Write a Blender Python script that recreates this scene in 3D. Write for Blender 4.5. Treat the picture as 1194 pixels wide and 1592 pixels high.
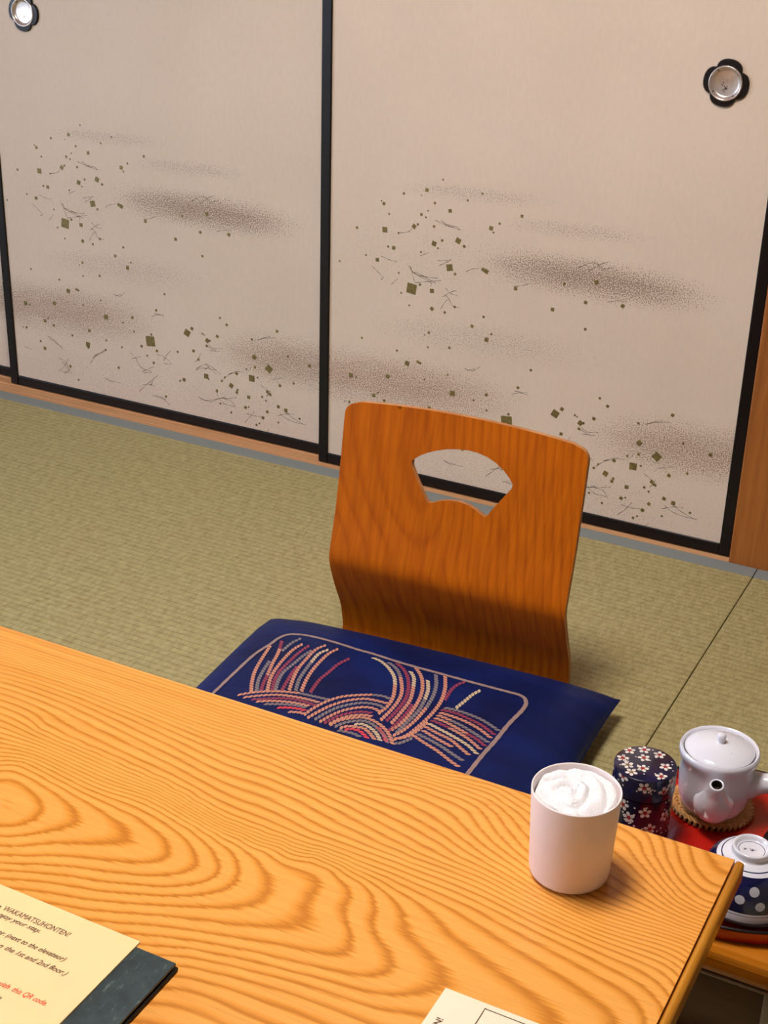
import bpy, bmesh, math, random
import numpy as np
from mathutils import Vector, Matrix
from mathutils.geometry import delaunay_2d_cdt
for o_ in list(bpy.data.objects): bpy.data.objects.remove(o_)
sc = bpy.context.scene
COL = sc.collection
# ------------------------------------------------ camera, exposure, light
cam_d = bpy.data.cameras.new('camera'); cam = bpy.data.objects.new('camera', cam_d); COL.objects.link(cam)
R_ = (0.8880, 0.4590, 0.0265); U_ = (-0.2179, 0.3693, 0.9034); W_ = (-0.4049, 0.8080, -0.4280)
cam.matrix_world = Matrix(((R_[0], U_[0], -W_[0], 0.8033), (R_[1], U_[1], -W_[1], -2.5907), (R_[2], U_[2], -W_[2], 1.2881), (0, 0, 0, 1)))
cam_d.sensor_fit = 'VERTICAL'; cam_d.sensor_height = 24; cam_d.lens = 2289.6/1592*24; cam_d.clip_start = .02
sc.camera = cam
sc.view_settings.view_transform = 'Standard'; sc.view_settings.look = 'None'
sc.view_settings.gamma = 1; sc.view_settings.use_curve_mapping = False
sc.view_settings.exposure = 0.0
LAMP = dict(loc=(.02, -1.46, 2.2), size=.50, color=(1.0, .93, .90), strength=50)
WINDOW = dict(color=(.60, .75, 1.0), strength=10)
FILL = dict(color=(1.0, .90, .80), strength=.30)
w = bpy.data.worlds.new('world'); sc.world = w; w.use_nodes = True
w.node_tree.nodes['Background'].inputs[0].default_value = (*FILL['color'], 1)
w.node_tree.nodes['Background'].inputs[1].default_value = FILL['strength']
# ------------------------------------------------ traced pattern data (local metres x 10000)
SQUARES=[[2580,6519,35],[2242,6276,71],[1742,6142,48],[2127,6157,24],[3422,6357,40],[1251,5931,30],[1308,5883,61],[3120,6188,41],[2424,6043,47],[2284,5872,30],[2757,5934,71],[1428,5692,37],[2141,5778,54],[2243,5736,36],[4263,6037,57],[1991,5519,85],[2071,5571,42],[2425,5579,48],[3642,5716,81],[3695,5640,35],[3815,5831,41],[710,5313,50],[1343,5361,110],[1648,5338,37],[2960,5370,107],[3094,5279,53],[2615,5326,48],[2443,5238,96],[2527,5158,36],[1428,5029,43],[1551,5020,74],[2162,5026,36],[930,4779,38],[1190,4720,75],[324,4561,38],[2801,4806,133],[2927,4695,48],[1684,4526,37],[3525,4879,71],[3596,4852,83],[5860,4994,85],[5221,4859,52],[4231,4608,71],[1983,4244,211],[2169,4357,49],[2436,4270,86],[1757,4118,37],[1302,4337,25],[5680,4568,63],[6415,4620,73],[1946,3888,37],[2955,4022,49],[2454,3900,74],[2741,3873,49],[5022,4317,70],[3591,3924,48],[5719,4041,52],[3353,3690,61],[2407,3389,50],[2317,3324,25],[3780,3599,42],[3683,3466,85],[876,3005,45],[2399,3076,38],[2879,3152,50],[1697,2875,45],[1945,2643,96],[2185,2721,57],[2238,2703,51],[4669,3011,48],[2869,2568,38],[630,2131,100],[758,2112,40],[1503,2270,85],[2353,2372,38],[4422,2592,55],[2238,2098,26],[2997,2189,108],[3750,2305,62],[3475,2135,38],[1283,1869,40],[1187,1786,73],[6139,2708,47],[6313,2577,59],[602,1523,54],[495,1518,27],[1438,1716,59],[3776,1974,44],[2487,1767,71],[1975,1563,52],[5383,2327,72],[5248,2202,146],[5663,2256,42],[5712,2233,30],[6057,2263,66],[7611,2656,63],[5788,2114,96],[5853,2125,48],[4227,1821,237],[4258,1988,50],[5770,1990,54],[6960,2355,47],[1000,1248,47],[2967,1621,45],[2422,1417,117],[2424,1344,52],[3408,1529,45],[3971,1658,63],[1116,1086,81],[2935,1377,45],[4397,1618,62],[4973,1704,49],[5409,1803,67],[7882,2126,46],[7025,1955,100],[4118,1456,44],[5534,1621,55],[4292,1311,57],[8432,2011,69],[1855,768,60],[7398,1748,153],[7035,1717,53],[6809,1630,42],[3283,1003,58],[6552,1479,66],[5733,1259,116],[6947,1440,149],[6234,1329,42],[2072,468,47],[5124,1057,81],[5011,1009,44],[6152,1229,49],[7103,1489,36],[5797,1206,37],[8032,1536,47],[7680,1411,65],[6402,1162,103],[6015,963,61],[6573,1092,48],[6550,1029,61],[7352,1200,65],[7407,1154,54],[7442,1135,36],[4603,545,57],[6863,975,78],[7217,1052,48],[7315,982,42],[6102,673,43],[6773,711,67],[6859,741,36],[7636,905,71],[7831,855,83],[7348,724,66],[6388,515,43],[7233,558,73],[7139,402,36],[7060,346,49],[7634,524,42],[8184,729,47]]
TWIGS=[[2442,5706,2640,5659,2898,5643,2990,5589],[2570,5722,2750,5636,2990,5589],[2653,5630,2786,5623,2861,5638],[1277,4812,1428,4770,1641,4743],[1074,4568,1206,4480,1351,4356],[1521,4254,1666,4405],[2148,4945,2227,4986,2330,5042],[2530,4904,2698,4938,2828,4973],[2576,4818,2733,4900,2828,4973],[1648,5338,1867,5395,1950,5478],[1900,4709,2026,4579,2191,4539,2556,4552],[1967,4595,2193,4564,2510,4441],[1945,4703,2017,4466,2064,4380],[2026,4572,2397,4444,2389,4344],[2064,4380,2321,4446,2629,4519],[2732,4380,2853,4286,3002,4264],[2680,4187,2879,4327,2979,4365],[2744,4227,2829,4159,2911,4035,3060,4025],[2646,3934,2750,4104,2830,4178],[3156,4775,3287,4853,3437,4891],[4189,4644,4409,4705,4541,4765],[5458,5203,5740,5357,5945,5297],[5665,5173,5912,5351,6051,5416],[5844,5371,5944,5268,6151,5325],[6099,4645,6307,4705,6479,4717],[3227,2775,3415,2761,3572,2869],[3300,2742,3456,2812],[4295,2430,4484,2494,4630,2475],[4358,2505,4632,2520],[1218,1416,1400,1367,1663,1159],[1263,1376,1472,1279,1651,1210],[495,1021,714,986],[2459,955,2615,1152,2928,1389],[2577,1179,2820,1290,2943,1379],[2533,1103,2658,1213],[1522,916,1718,851,1872,573],[1492,569,1668,739,1806,948],[1596,841,1748,734,1793,592],[1651,531,1826,701],[1599,590,1778,603],[2856,673,3049,629,3321,628],[2909,650,3085,582],[3639,1440,3786,1336,3927,1131,4228,1089],[3669,1294,3941,1397],[3960,1038,4194,1168,4295,1214],[3982,1022,4226,1056],[4582,1418,4663,1563,4780,1695],[4385,1531,4586,1516,4804,1375],[4579,1352,4780,1357],[3832,513,4098,766,4391,1021],[3942,702,4136,760,4287,749],[4171,713,4298,970],[4213,488,4465,504,4707,339],[4312,487,4591,463],[5451,1548,5549,1662,5604,1781],[5444,1352,5652,1443,6014,1460],[5467,1389,5727,1548,5907,1504,6120,1384],[5727,1535,6011,1363],[5686,1398,5835,1523],[5814,2030,5956,1960,6171,2000],[5846,1889,6112,1925],[5777,1991,6026,1891],[7093,2366,7335,2447,7576,2502],[7197,2416,7439,2509],[6189,1269,6372,1432,6552,1499],[6336,1425,6553,1531,6766,1552],[5496,723,5701,671,5995,757,6215,853],[5554,688,5810,654,6069,791],[6000,940,6069,791,6211,689,6464,674],[6178,813,6394,791,6499,649],[6083,794,6359,849,6540,904],[6731,336,6891,501,7000,673],[6785,577,6999,555,7177,579],[7185,1333,7359,1240,7463,1165],[7323,1073,7429,1254],[7670,758,7844,665,8087,619,8329,624],[7775,844,7983,726,8260,623],[7621,683,7845,781,8039,801],[7137,225,7315,229,7386,310],[7065,177,7208,187],[7466,1515,7709,1593]]
GRAIN=[[-129,-1622,0],[-114,-1626,0],[-99,-1639,0],[-94,-1653,0],[-97,-1659,0],[-147,-1601,10],[-123,-1601,10],[-97,-1608,10],[-77,-1618,10],[-65,-1637,10],[-64,-1655,10],[-74,-1666,10],[-84,-1674,10],[-146,-1581,20],[-115,-1587,20],[-80,-1594,20],[-50,-1603,20],[-30,-1613,20],[-10,-1621,20],[-23,-1636,20],[-43,-1657,20],[-60,-1673,20],[-76,-1684,20],[-139,-1571,30],[-107,-1578,30],[-75,-1582,30],[-41,-1589,30],[-10,-1593,30],[17,-1599,30],[34,-1604,30],[47,-1619,30],[68,-1629,30],[49,-1636,30],[18,-1647,30],[-3,-1655,30],[-24,-1663,30],[-40,-1678,30],[-67,-1695,30],[-35,-1582,40],[2,-1591,40],[33,-1594,40],[56,-1598,40],[80,-1612,40],[104,-1628,40],[82,-1644,40],[52,-1657,40],[22,-1670,40],[0,-1680,40],[-21,-1690,40],[-38,-1700,40],[-54,-1709,40],[15,-1575,50],[54,-1582,50],[83,-1590,50],[108,-1608,50],[134,-1624,50],[135,-1629,50],[110,-1648,50],[84,-1666,50],[53,-1676,50],[20,-1685,50],[0,-1693,50],[-20,-1702,50],[-48,-1716,50],[-6,-1561,60],[19,-1564,60],[43,-1568,60],[81,-1576,60],[110,-1588,60],[133,-1610,60],[151,-1622,60],[139,-1646,60],[126,-1659,60],[113,-1671,60],[82,-1680,60],[52,-1692,60],[31,-1698,60],[9,-1704,60],[-8,-1711,60],[-25,-1717,60],[-42,-1724,60],[16,-1553,70],[40,-1557,70],[63,-1561,70],[86,-1565,70],[108,-1569,70],[141,-1582,70],[156,-1601,70],[164,-1614,70],[172,-1628,70],[159,-1646,70],[146,-1664,70],[127,-1673,70],[108,-1682,70],[89,-1691,70],[71,-1700,70],[37,-1707,70],[16,-1714,70],[-5,-1720,70],[135,-1563,80],[169,-1571,80],[182,-1599,80],[199,-1614,80],[213,-1643,80],[199,-1655,80],[173,-1669,80],[150,-1680,80],[126,-1691,80],[180,-1556,90],[216,-1558,90],[238,-1563,90],[245,-1581,90],[239,-1608,90],[242,-1627,90],[259,-1633,90],[278,-1635,90],[287,-1641,90],[284,-1650,90],[267,-1657,90],[251,-1665,90],[227,-1673,90],[202,-1682,90],[185,-1686,90],[168,-1691,90],[151,-1697,90],[134,-1702,90],[218,-1553,100],[248,-1557,100],[273,-1569,100],[282,-1580,100],[274,-1605,100],[274,-1617,100],[297,-1627,100],[309,-1639,100],[315,-1659,100],[335,-1665,100],[320,-1671,100],[303,-1676,100],[279,-1678,100],[255,-1681,100],[239,-1686,100],[222,-1692,100],[200,-1698,100],[178,-1705,100],[160,-1710,100],[143,-1715,100],[236,-1555,110],[276,-1563,110],[300,-1574,110],[310,-1593,110],[304,-1616,110],[325,-1630,110],[350,-1639,110],[361,-1652,110],[365,-1674,110],[344,-1681,110],[327,-1685,110],[310,-1688,110],[294,-1693,110],[278,-1699,110],[261,-1701,110],[243,-1704,110],[220,-1709,110],[197,-1715,110],[174,-1721,110],[152,-1727,110],[246,-1554,120],[270,-1558,120],[294,-1561,120],[326,-1572,120],[336,-1586,120],[335,-1610,120],[352,-1619,120],[377,-1624,120],[406,-1636,120],[430,-1646,120],[453,-1656,120],[477,-1670,120],[403,-1676,120],[384,-1687,120],[365,-1698,120],[348,-1700,120],[330,-1701,120],[312,-1703,120],[294,-1704,120],[271,-1707,120],[247,-1711,120],[224,-1716,120],[201,-1722,120],[179,-1727,120],[338,-1561,130],[363,-1568,130],[368,-1580,130],[385,-1594,130],[406,-1602,130],[427,-1608,130],[447,-1613,130],[464,-1619,130],[481,-1625,130],[498,-1631,130],[515,-1636,130],[532,-1640,130],[184,-1735,130],[204,-1732,130],[223,-1728,130],[242,-1725,130],[260,-1722,130],[278,-1718,130],[297,-1715,130],[317,-1714,130],[337,-1713,130],[357,-1711,130],[377,-1708,130],[398,-1700,130],[419,-1692,130],[186,-1552,140],[211,-1550,140],[235,-1548,140],[259,-1548,140],[283,-1548,140],[309,-1550,140],[334,-1553,140],[358,-1555,140],[382,-1558,140],[406,-1565,140],[425,-1571,140],[444,-1576,140],[463,-1582,140],[483,-1587,140],[501,-1592,140],[519,-1599,140],[537,-1606,140],[554,-1612,140],[571,-1618,140],[193,-1748,140],[216,-1744,140],[239,-1739,140],[262,-1735,140],[285,-1731,140],[304,-1731,140],[322,-1731,140],[340,-1730,140],[357,-1729,140],[-165,-1506,160],[-132,-1511,160],[-100,-1513,160],[-69,-1514,160],[-36,-1519,160],[-4,-1524,160],[29,-1531,160],[60,-1537,160],[84,-1542,160],[107,-1548,160],[133,-1548,160],[159,-1547,160],[182,-1544,160],[206,-1541,160],[230,-1539,160],[254,-1538,160],[278,-1538,160],[302,-1537,160],[327,-1539,160],[351,-1540,160],[373,-1542,160],[396,-1543,160],[422,-1549,160],[448,-1554,160],[466,-1557,160],[485,-1560,160],[503,-1563,160],[523,-1568,160],[544,-1574,160],[564,-1579,160],[583,-1584,160],[200,-1758,155],[224,-1755,155],[248,-1752,155],[267,-1752,155],[285,-1752,155],[309,-1750,155],[332,-1749,155],[201,-1778,175],[219,-1777,175],[237,-1775,175],[255,-1777,175],[272,-1780,175],[-262,-1466,180],[-230,-1466,180],[-198,-1466,180],[-167,-1466,180],[-130,-1473,180],[-94,-1481,180],[-69,-1485,180],[-44,-1489,180],[-19,-1492,180],[5,-1496,180],[31,-1501,180],[57,-1506,180],[82,-1510,180],[122,-1510,180],[145,-1514,180],[167,-1518,180],[197,-1526,180],[222,-1524,180],[246,-1523,180],[270,-1522,180],[295,-1522,180],[319,-1524,180],[344,-1525,180],[367,-1527,180],[390,-1529,180],[72,-1494,200],[99,-1494,200],[126,-1494,200],[156,-1499,200],[185,-1504,200],[215,-1512,200],[254,-1514,200],[290,-1513,200],[314,-1513,200],[338,-1513,200],[361,-1515,200],[384,-1517,200],[404,-1520,200],[424,-1523,200],[443,-1526,200],[466,-1529,200],[489,-1531,200],[511,-1534,200],[529,-1535,200],[546,-1537,200],[564,-1538,200],[581,-1539,200],[59,-1474,220],[86,-1473,220],[112,-1471,220],[140,-1473,220],[168,-1475,220],[198,-1482,220],[227,-1489,220],[250,-1496,220],[272,-1503,220],[305,-1509,220],[323,-1507,220],[342,-1506,220],[360,-1506,220],[379,-1506,220],[48,-1457,240],[75,-1456,240],[102,-1454,240],[131,-1458,240],[160,-1462,240],[190,-1467,240],[218,-1472,240],[247,-1477,240],[274,-1483,240],[304,-1494,240],[334,-1497,240],[354,-1497,240],[375,-1497,240],[-304,-1417,260],[-272,-1416,260],[-240,-1415,260],[-209,-1414,260],[-175,-1415,260],[-143,-1417,260],[-110,-1418,260],[-80,-1422,260],[-51,-1425,260],[-22,-1429,260],[6,-1432,260],[34,-1436,260],[63,-1437,260],[91,-1437,260],[121,-1441,260],[151,-1445,260],[179,-1447,260],[206,-1449,260],[235,-1455,260],[263,-1460,260],[291,-1465,260],[318,-1470,260],[348,-1485,260],[371,-1488,260],[392,-1493,260],[413,-1498,260],[434,-1503,260],[457,-1506,260],[481,-1510,260],[503,-1513,260],[524,-1511,260],[543,-1509,260],[563,-1506,260],[583,-1504,260],[46,-1410,290],[91,-1414,290],[116,-1421,290],[141,-1428,290],[168,-1429,290],[196,-1430,290],[236,-1432,290],[277,-1437,290],[299,-1443,290],[320,-1450,290],[341,-1458,290],[362,-1466,290],[202,-1428,300],[236,-1419,300],[275,-1420,300],[302,-1427,300],[335,-1449,300],[370,-1465,300],[390,-1470,300],[409,-1475,300],[195,-1415,320],[219,-1404,320],[241,-1400,320],[264,-1396,320],[304,-1400,320],[326,-1407,320],[334,-1422,320],[360,-1443,320],[382,-1452,320],[403,-1460,320],[438,-1480,320],[462,-1484,320],[485,-1487,320],[508,-1490,320],[527,-1488,320],[546,-1487,320],[564,-1486,320],[583,-1484,320],[-321,-1397,340],[-294,-1397,340],[-267,-1397,340],[-241,-1397,340],[-214,-1397,340],[-188,-1397,340],[-162,-1397,340],[-137,-1397,340],[-112,-1398,340],[-87,-1398,340],[-62,-1398,340],[-38,-1398,340],[-14,-1398,340],[9,-1398,340],[189,-1405,350],[214,-1396,350],[239,-1387,350],[268,-1385,350],[296,-1382,350],[337,-1389,350],[357,-1403,350],[369,-1421,350],[395,-1441,350],[405,-1448,350],[428,-1460,350],[451,-1472,350],[473,-1483,350],[495,-1483,350],[517,-1483,350],[538,-1483,350],[183,-1394,380],[209,-1386,380],[235,-1378,380],[262,-1373,380],[289,-1368,380],[313,-1367,380],[336,-1366,380],[371,-1382,380],[386,-1396,380],[408,-1411,380],[429,-1426,380],[450,-1440,380],[473,-1446,380],[496,-1451,380],[531,-1461,380],[552,-1468,380],[573,-1474,380],[-342,-1373,410],[-313,-1372,410],[-285,-1372,410],[-256,-1371,410],[-228,-1371,410],[-201,-1371,410],[-173,-1370,410],[-147,-1370,410],[-118,-1370,410],[-89,-1371,410],[-61,-1372,410],[-34,-1372,410],[-7,-1373,410],[20,-1373,410],[46,-1373,410],[72,-1373,410],[98,-1374,410],[123,-1374,410],[146,-1373,410],[169,-1372,410],[192,-1371,410],[214,-1370,410],[236,-1369,410],[258,-1368,410],[280,-1367,410],[310,-1365,410],[340,-1364,410],[362,-1371,410],[383,-1377,410],[403,-1386,410],[423,-1395,410],[443,-1403,410],[469,-1412,410],[494,-1421,410],[523,-1436,410],[540,-1445,410],[558,-1454,410],[584,-1458,410],[492,-1375,440],[512,-1405,440],[530,-1418,440],[547,-1431,440],[574,-1445,440],[582,-1449,440],[499,-1349,470],[513,-1384,470],[539,-1414,470],[557,-1434,470],[585,-1439,470],[519,-1351,490],[531,-1383,490],[549,-1408,490],[574,-1424,490],[587,-1433,490],[539,-1351,510],[546,-1370,510],[562,-1392,510],[582,-1407,510],[556,-1352,530],[565,-1372,530],[582,-1390,530],[-361,-1351,450],[-331,-1352,450],[-301,-1352,450],[-272,-1352,450],[-243,-1352,450],[-215,-1353,450],[-187,-1353,450],[-159,-1353,450],[-130,-1353,450],[-102,-1353,450],[-74,-1353,450],[-47,-1353,450],[-19,-1353,450],[7,-1353,450],[34,-1353,450],[60,-1353,450],[86,-1353,450],[112,-1353,450],[135,-1353,450],[159,-1353,450],[183,-1353,450],[206,-1353,450],[229,-1353,450],[251,-1353,450],[274,-1353,450]]
FAN=[[-783,3844],[-667,3934],[-535,4010],[-376,4076],[-216,4126],[-15,4161],[127,4174],[270,4167],[437,4131],[585,4070],[716,3985],[820,3890],[889,3797],[887,3738],[804,3617],[702,3472],[602,3325],[545,3236],[508,3212],[452,3232],[342,3291],[212,3336],[65,3356],[-78,3347],[-240,3310],[-359,3257],[-423,3236],[-477,3269],[-566,3396],[-673,3570],[-782,3758]]
ZPROF=[(0.056, 0.021), (0.098, 0.011), (0.138, -0.009), (0.175, -0.025), (0.204, -0.033), (0.235, -0.026), (0.28, -0.013), (0.36, 0.003), (0.41, 0.011), (0.5, 0.026)]
ROPES=[['P',[-2275,1211,-2204,795,-2116,381,-1996,47,-1863,-232]],['G',[-2039,723,-1992,413,-1923,120,-1795,-195]],['M',[-2174,1414,-2070,1137]],['P',[-2070,1137,-2013,924,-1953,638,-1861,295]],['M',[-1861,295,-1806,55,-1736,-159]],['G',[-1913,1590,-1980,1373,-2001,1069]],['P',[-1795,1407,-1853,1174,-1853,833,-1822,465,-1757,174,-1644,-126]],['M',[-1674,1393,-1719,1134,-1733,819,-1739,494,-1687,199,-1584,-83]],['G',[-1565,1255,-1612,1032,-1640,744,-1669,466,-1618,173,-1539,-65]],['M',[-1548,699,-1530,466,-1492,223,-1448,-29]],['P',[-1434,1519,-1518,1305,-1520,957,-1503,636,-1443,346,-1347,14]],['C',[-1331,1391,-1412,1203,-1405,893]],['G',[-1405,893,-1379,581,-1342,336,-1249,35]],['P',[-1205,1485,-1273,1266,-1289,944,-1276,625,-1231,332,-1165,57]],['M',[-909,1266,-993,1025,-1026,737,-1059,460,-1028,83]],['P',[-2021,-374,-1854,-249,-1640,-134,-1411,-48,-1167,6]],['G',[-1167,6,-928,14,-693,25]],['P',[-1904,-414,-1698,-285,-1459,-168,-1215,-115,-955,-97,-789,-108]],['M',[-1759,-430,-1587,-342,-1371,-236,-1131,-176,-913,-185,-795,-208]],['P',[-1664,-455,-1470,-360,-1237,-287,-1038,-257,-878,-256]],['G',[-1518,-477,-1295,-385,-1062,-316,-902,-316]],['R',[-1295,-491,-1120,-415,-974,-387,-879,-392]],['P',[-1093,-522,-932,-473,-848,-482]],['P',[-850,-507,-794,-266,-696,-25,-551,181,-351,326,-157,429]],['G',[-157,429,0,464,133,443]],['P',[-769,-564,-688,-322,-585,-90,-421,129,-221,274,-50,306,146,307]],['G',[-655,-557,-569,-295,-459,-79,-280,108,-131,189,46,205,154,165]],['P',[-563,-584,-474,-331,-358,-127,-172,43,-11,95,136,55]],['M',[-487,-581,-391,-339,-259,-172,-122,-68,42,-28]],['P',[-411,-577,-325,-369,-189,-210,-44,-127,80,-115]],['P',[-392,-592,-317,-417,-153,-264,-28,-195,131,-204,326,-298,492,-449,625,-645]],['G',[-310,-599,-227,-444,-118,-341,7,-273,144,-292,316,-395,482,-544,540,-650]],['C',[-82,-422,20,-360,165,-398,307,-491,437,-645]],['R',[262,-328,418,-484,517,-626]],['P',[-229,-607,-149,-500,-35,-469,85,-449,223,-531,351,-650]],['R',[-149,-615,-78,-545,45,-533,147,-589,244,-665]],['G',[-233,-655,-110,-642,15,-638,133,-672]],['C',[-606,1461,-429,1403,-225,1246,-62,1050,44,836]],['P',[44,836,144,528,172,246,128,-16]],['G',[-318,1433,-125,1298,27,1095]],['P',[27,1095,191,753,256,482,260,191,227,-158]],['M',[-196,1469,-14,1327,146,1100,261,839,339,522,342,182,311,-142]],['C',[95,1326,219,1165,314,917]],['P',[314,917,409,555,417,218,399,-170]],['P',[133,1466,313,1240,454,933,529,614,553,234,527,-109,465,-324]],['M',[492,448,499,209,476,-110,441,-359]],['C',[438,1194,548,928,606,651]],['G',[606,651,634,321,596,-29,560,-371]],['G',[484,1417,607,1116,682,789,709,455]],['P',[709,455,687,62,621,-273,542,-447]],['P',[630,1437,763,1089,840,716,844,375,804,24,723,-338,592,-536]],['M',[969,1420,894,1265,865,1061,880,761]],['C',[1266,1288,1201,1107,1153,850,1107,628]],['P',[874,105,778,-288,670,-454,576,-499]],['G',[824,-371,714,-559,626,-618]],['G',[948,572,1148,586,1360,566,1580,519,1877,390]],['M',[923,502,1178,505,1429,446,1629,382,1852,260]],['P',[930,418,1166,402,1383,364,1615,281,1834,157]],['P',[923,338,1044,322,1156,293]],['G',[1156,293,1325,249,1560,158,1840,34]],['P',[917,254,1108,221,1340,141,1486,85]],['M',[1486,85,1656,29,1828,-72]],['M',[898,173,1062,142,1202,106]],['P',[1202,106,1347,56,1553,-29,1794,-181]],['C',[885,78,1059,20,1289,-56,1581,-171,1793,-314]],['P',[873,-21,1107,-104,1333,-170,1526,-290,1699,-392]],['P',[877,-126,1071,-204,1246,-269,1417,-327]],['G',[847,-241,1062,-308,1266,-384,1445,-466,1665,-563]],['P',[797,-302,1029,-414,1267,-516,1487,-639,1665,-725]]]
BORDER=[-2443,-686,-2430,-287,-2418,283,-2393,881,-2303,1267,-2282,1454,-2235,1593,-2171,1669,-2085,1702,-1834,1725,-1409,1681,-920,1604,-660,1585,-118,1512,438,1482,982,1456,1378,1454,1661,1465,1814,1476,1918,1436,1981,1328,2000,1225,1992,1016,1941,642,1908,158,1863,-272,1832,-721,1800,-1147]
# ------------------------------------------------ helpers
def lin(c):
    return tuple(((v/255)/12.92 if v/255 <= .04045 else ((v/255+.055)/1.055)**2.4) for v in c)
class NT:
    def __init__(s, name, rough=.5, spec=.5, coat=0, metal=0, sheen=0):
        s.m = bpy.data.materials.new(name); s.m.use_nodes = True; s.t = s.m.node_tree; s.b = s.t.nodes['Principled BSDF']
        s.b.inputs['Roughness'].default_value = rough; s.b.inputs['Specular IOR Level'].default_value = spec
        s.b.inputs['Coat Weight'].default_value = coat; s.b.inputs['Metallic'].default_value = metal; s.b.inputs['Sheen Weight'].default_value = sheen
        s.b.inputs['Coat Roughness'].default_value = .08
    def n(s, ty, **kw):
        x = s.t.nodes.new(ty)
        for k, v in kw.items():
            if k.startswith('i_'):
                key = k[2:]; key = int(key) if key.isdigit() else key.replace('_', ' ')
                if hasattr(v, 'is_output') or isinstance(v, bpy.types.NodeSocket): s.t.links.new(v, x.inputs[key])
                else: x.inputs[key].default_value = v
            else: setattr(x, k, v)
        return x
    def math(s, op, a, b=None, c=None, clamp=False):
        x = s.t.nodes.new('ShaderNodeMath'); x.operation = op; x.use_clamp = clamp
        for i, v in enumerate((a, b, c)):
            if v is None: continue
            if isinstance(v, bpy.types.NodeSocket): s.t.links.new(v, x.inputs[i])
            else: x.inputs[i].default_value = v
        return x.outputs[0]
    def obj(s): return s.n('ShaderNodeTexCoord').outputs['Object']
    def mapv(s, vec, scale=(1, 1, 1), loc=(0, 0, 0), rot=(0, 0, 0)):
        return s.n('ShaderNodeMapping', i_0=vec, i_Scale=scale, i_Location=loc, i_Rotation=rot).outputs[0]
    def noise(s, vec, scale, detail=3, rough=.5):
        return s.n('ShaderNodeTexNoise', i_Vector=vec, i_Scale=scale, i_Detail=detail, i_Roughness=rough).outputs['Fac']
    def sep(s, vec): return s.n('ShaderNodeSeparateXYZ', i_0=vec).outputs
    def ramp(s, fac, stops):
        x = s.n('ShaderNodeValToRGB', i_0=fac); e = x.color_ramp.elements
        while len(e) < len(stops): e.new(.5)
        for el, (p, c) in zip(e, stops): el.position = p; el.color = (*lin(c), 1)
        return x.outputs[0]
    def mix(s, fac, a, b, mode='MIX'):
        x = s.t.nodes.new('ShaderNodeMix'); x.data_type = 'RGBA'; x.blend_type = mode
        for i, v in ((0, fac), (6, a), (7, b)):
            if isinstance(v, bpy.types.NodeSocket): s.t.links.new(v, x.inputs[i])
            elif i == 0: x.inputs[0].default_value = v
            else: x.inputs[i].default_value = (*v, 1) if len(v) == 3 else v
        return x.outputs[2]
    def col(s, c):
        if isinstance(c, bpy.types.NodeSocket): s.t.links.new(c, s.b.inputs['Base Color'])
        else: s.b.inputs['Base Color'].default_value = (*lin(c), 1)
        return s
    def rough(s, v): s.t.links.new(v, s.b.inputs['Roughness']); return s
    def bump(s, h, strength=.3, dist=.001):
        s.t.links.new(s.n('ShaderNodeBump', i_Height=h, i_Strength=strength, i_Distance=dist).outputs[0], s.b.inputs['Normal']); return s
def speck(name, rgb, rough=.4, spec=.5, coat=0, metal=0, var=.06, scale=60, sheen=0, bump=0):
    k = NT(name, rough, spec, coat, metal, sheen); f = k.noise(k.obj(), scale, 3)
    a = tuple(max(0, v*(1-var)) for v in rgb); b = tuple(min(255, v*(1+var)) for v in rgb)
    k.col(k.ramp(f, [(.3, a), (.7, b)]))
    if bump: k.bump(f, bump, .001)
    return k.m
def mk(name, verts, faces, mats, parent=None, smooth=False, midx=None, uv=None, attr=None, bevel=0, sharp=None):
    me = bpy.data.meshes.new(name); me.from_pydata([tuple(map(float, v)) for v in verts], [], [tuple(int(i) for i in f) for f in faces])
    if not isinstance(mats, (list, tuple)): mats = [mats]
    for m in mats: me.materials.append(m)
    if midx is not None: me.polygons.foreach_set('material_index', np.array(midx, dtype=np.int32))
    if smooth: me.polygons.foreach_set('use_smooth', np.ones(len(me.polygons), dtype=bool))
    if attr is not None:
        a = me.attributes.new('grain', 'FLOAT', 'POINT'); a.data.foreach_set('value', np.array(attr, dtype=np.float32))
    me.update()
    o = bpy.data.objects.new(name, me); COL.objects.link(o)
    if parent: o.parent = parent
    if bevel:
        b = o.modifiers.new('bevel', 'BEVEL'); b.width = bevel; b.segments = 3; b.limit_method = 'ANGLE'
    if sharp:
        me.set_sharp_from_angle(angle=math.radians(sharp))
    return o
def tag(o, label=None, cat=None, group=None, kind=None):
    if label: o['label'] = label
    if cat: o['category'] = cat
    if group: o['group'] = group
    if kind: o['kind'] = kind
    return o
def empty(name, loc=(0, 0, 0), rz=0):
    o = bpy.data.objects.new(name, None); COL.objects.link(o); o.location = loc; o.rotation_euler = (0, 0, rz); o.empty_display_size = .05; return o
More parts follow.
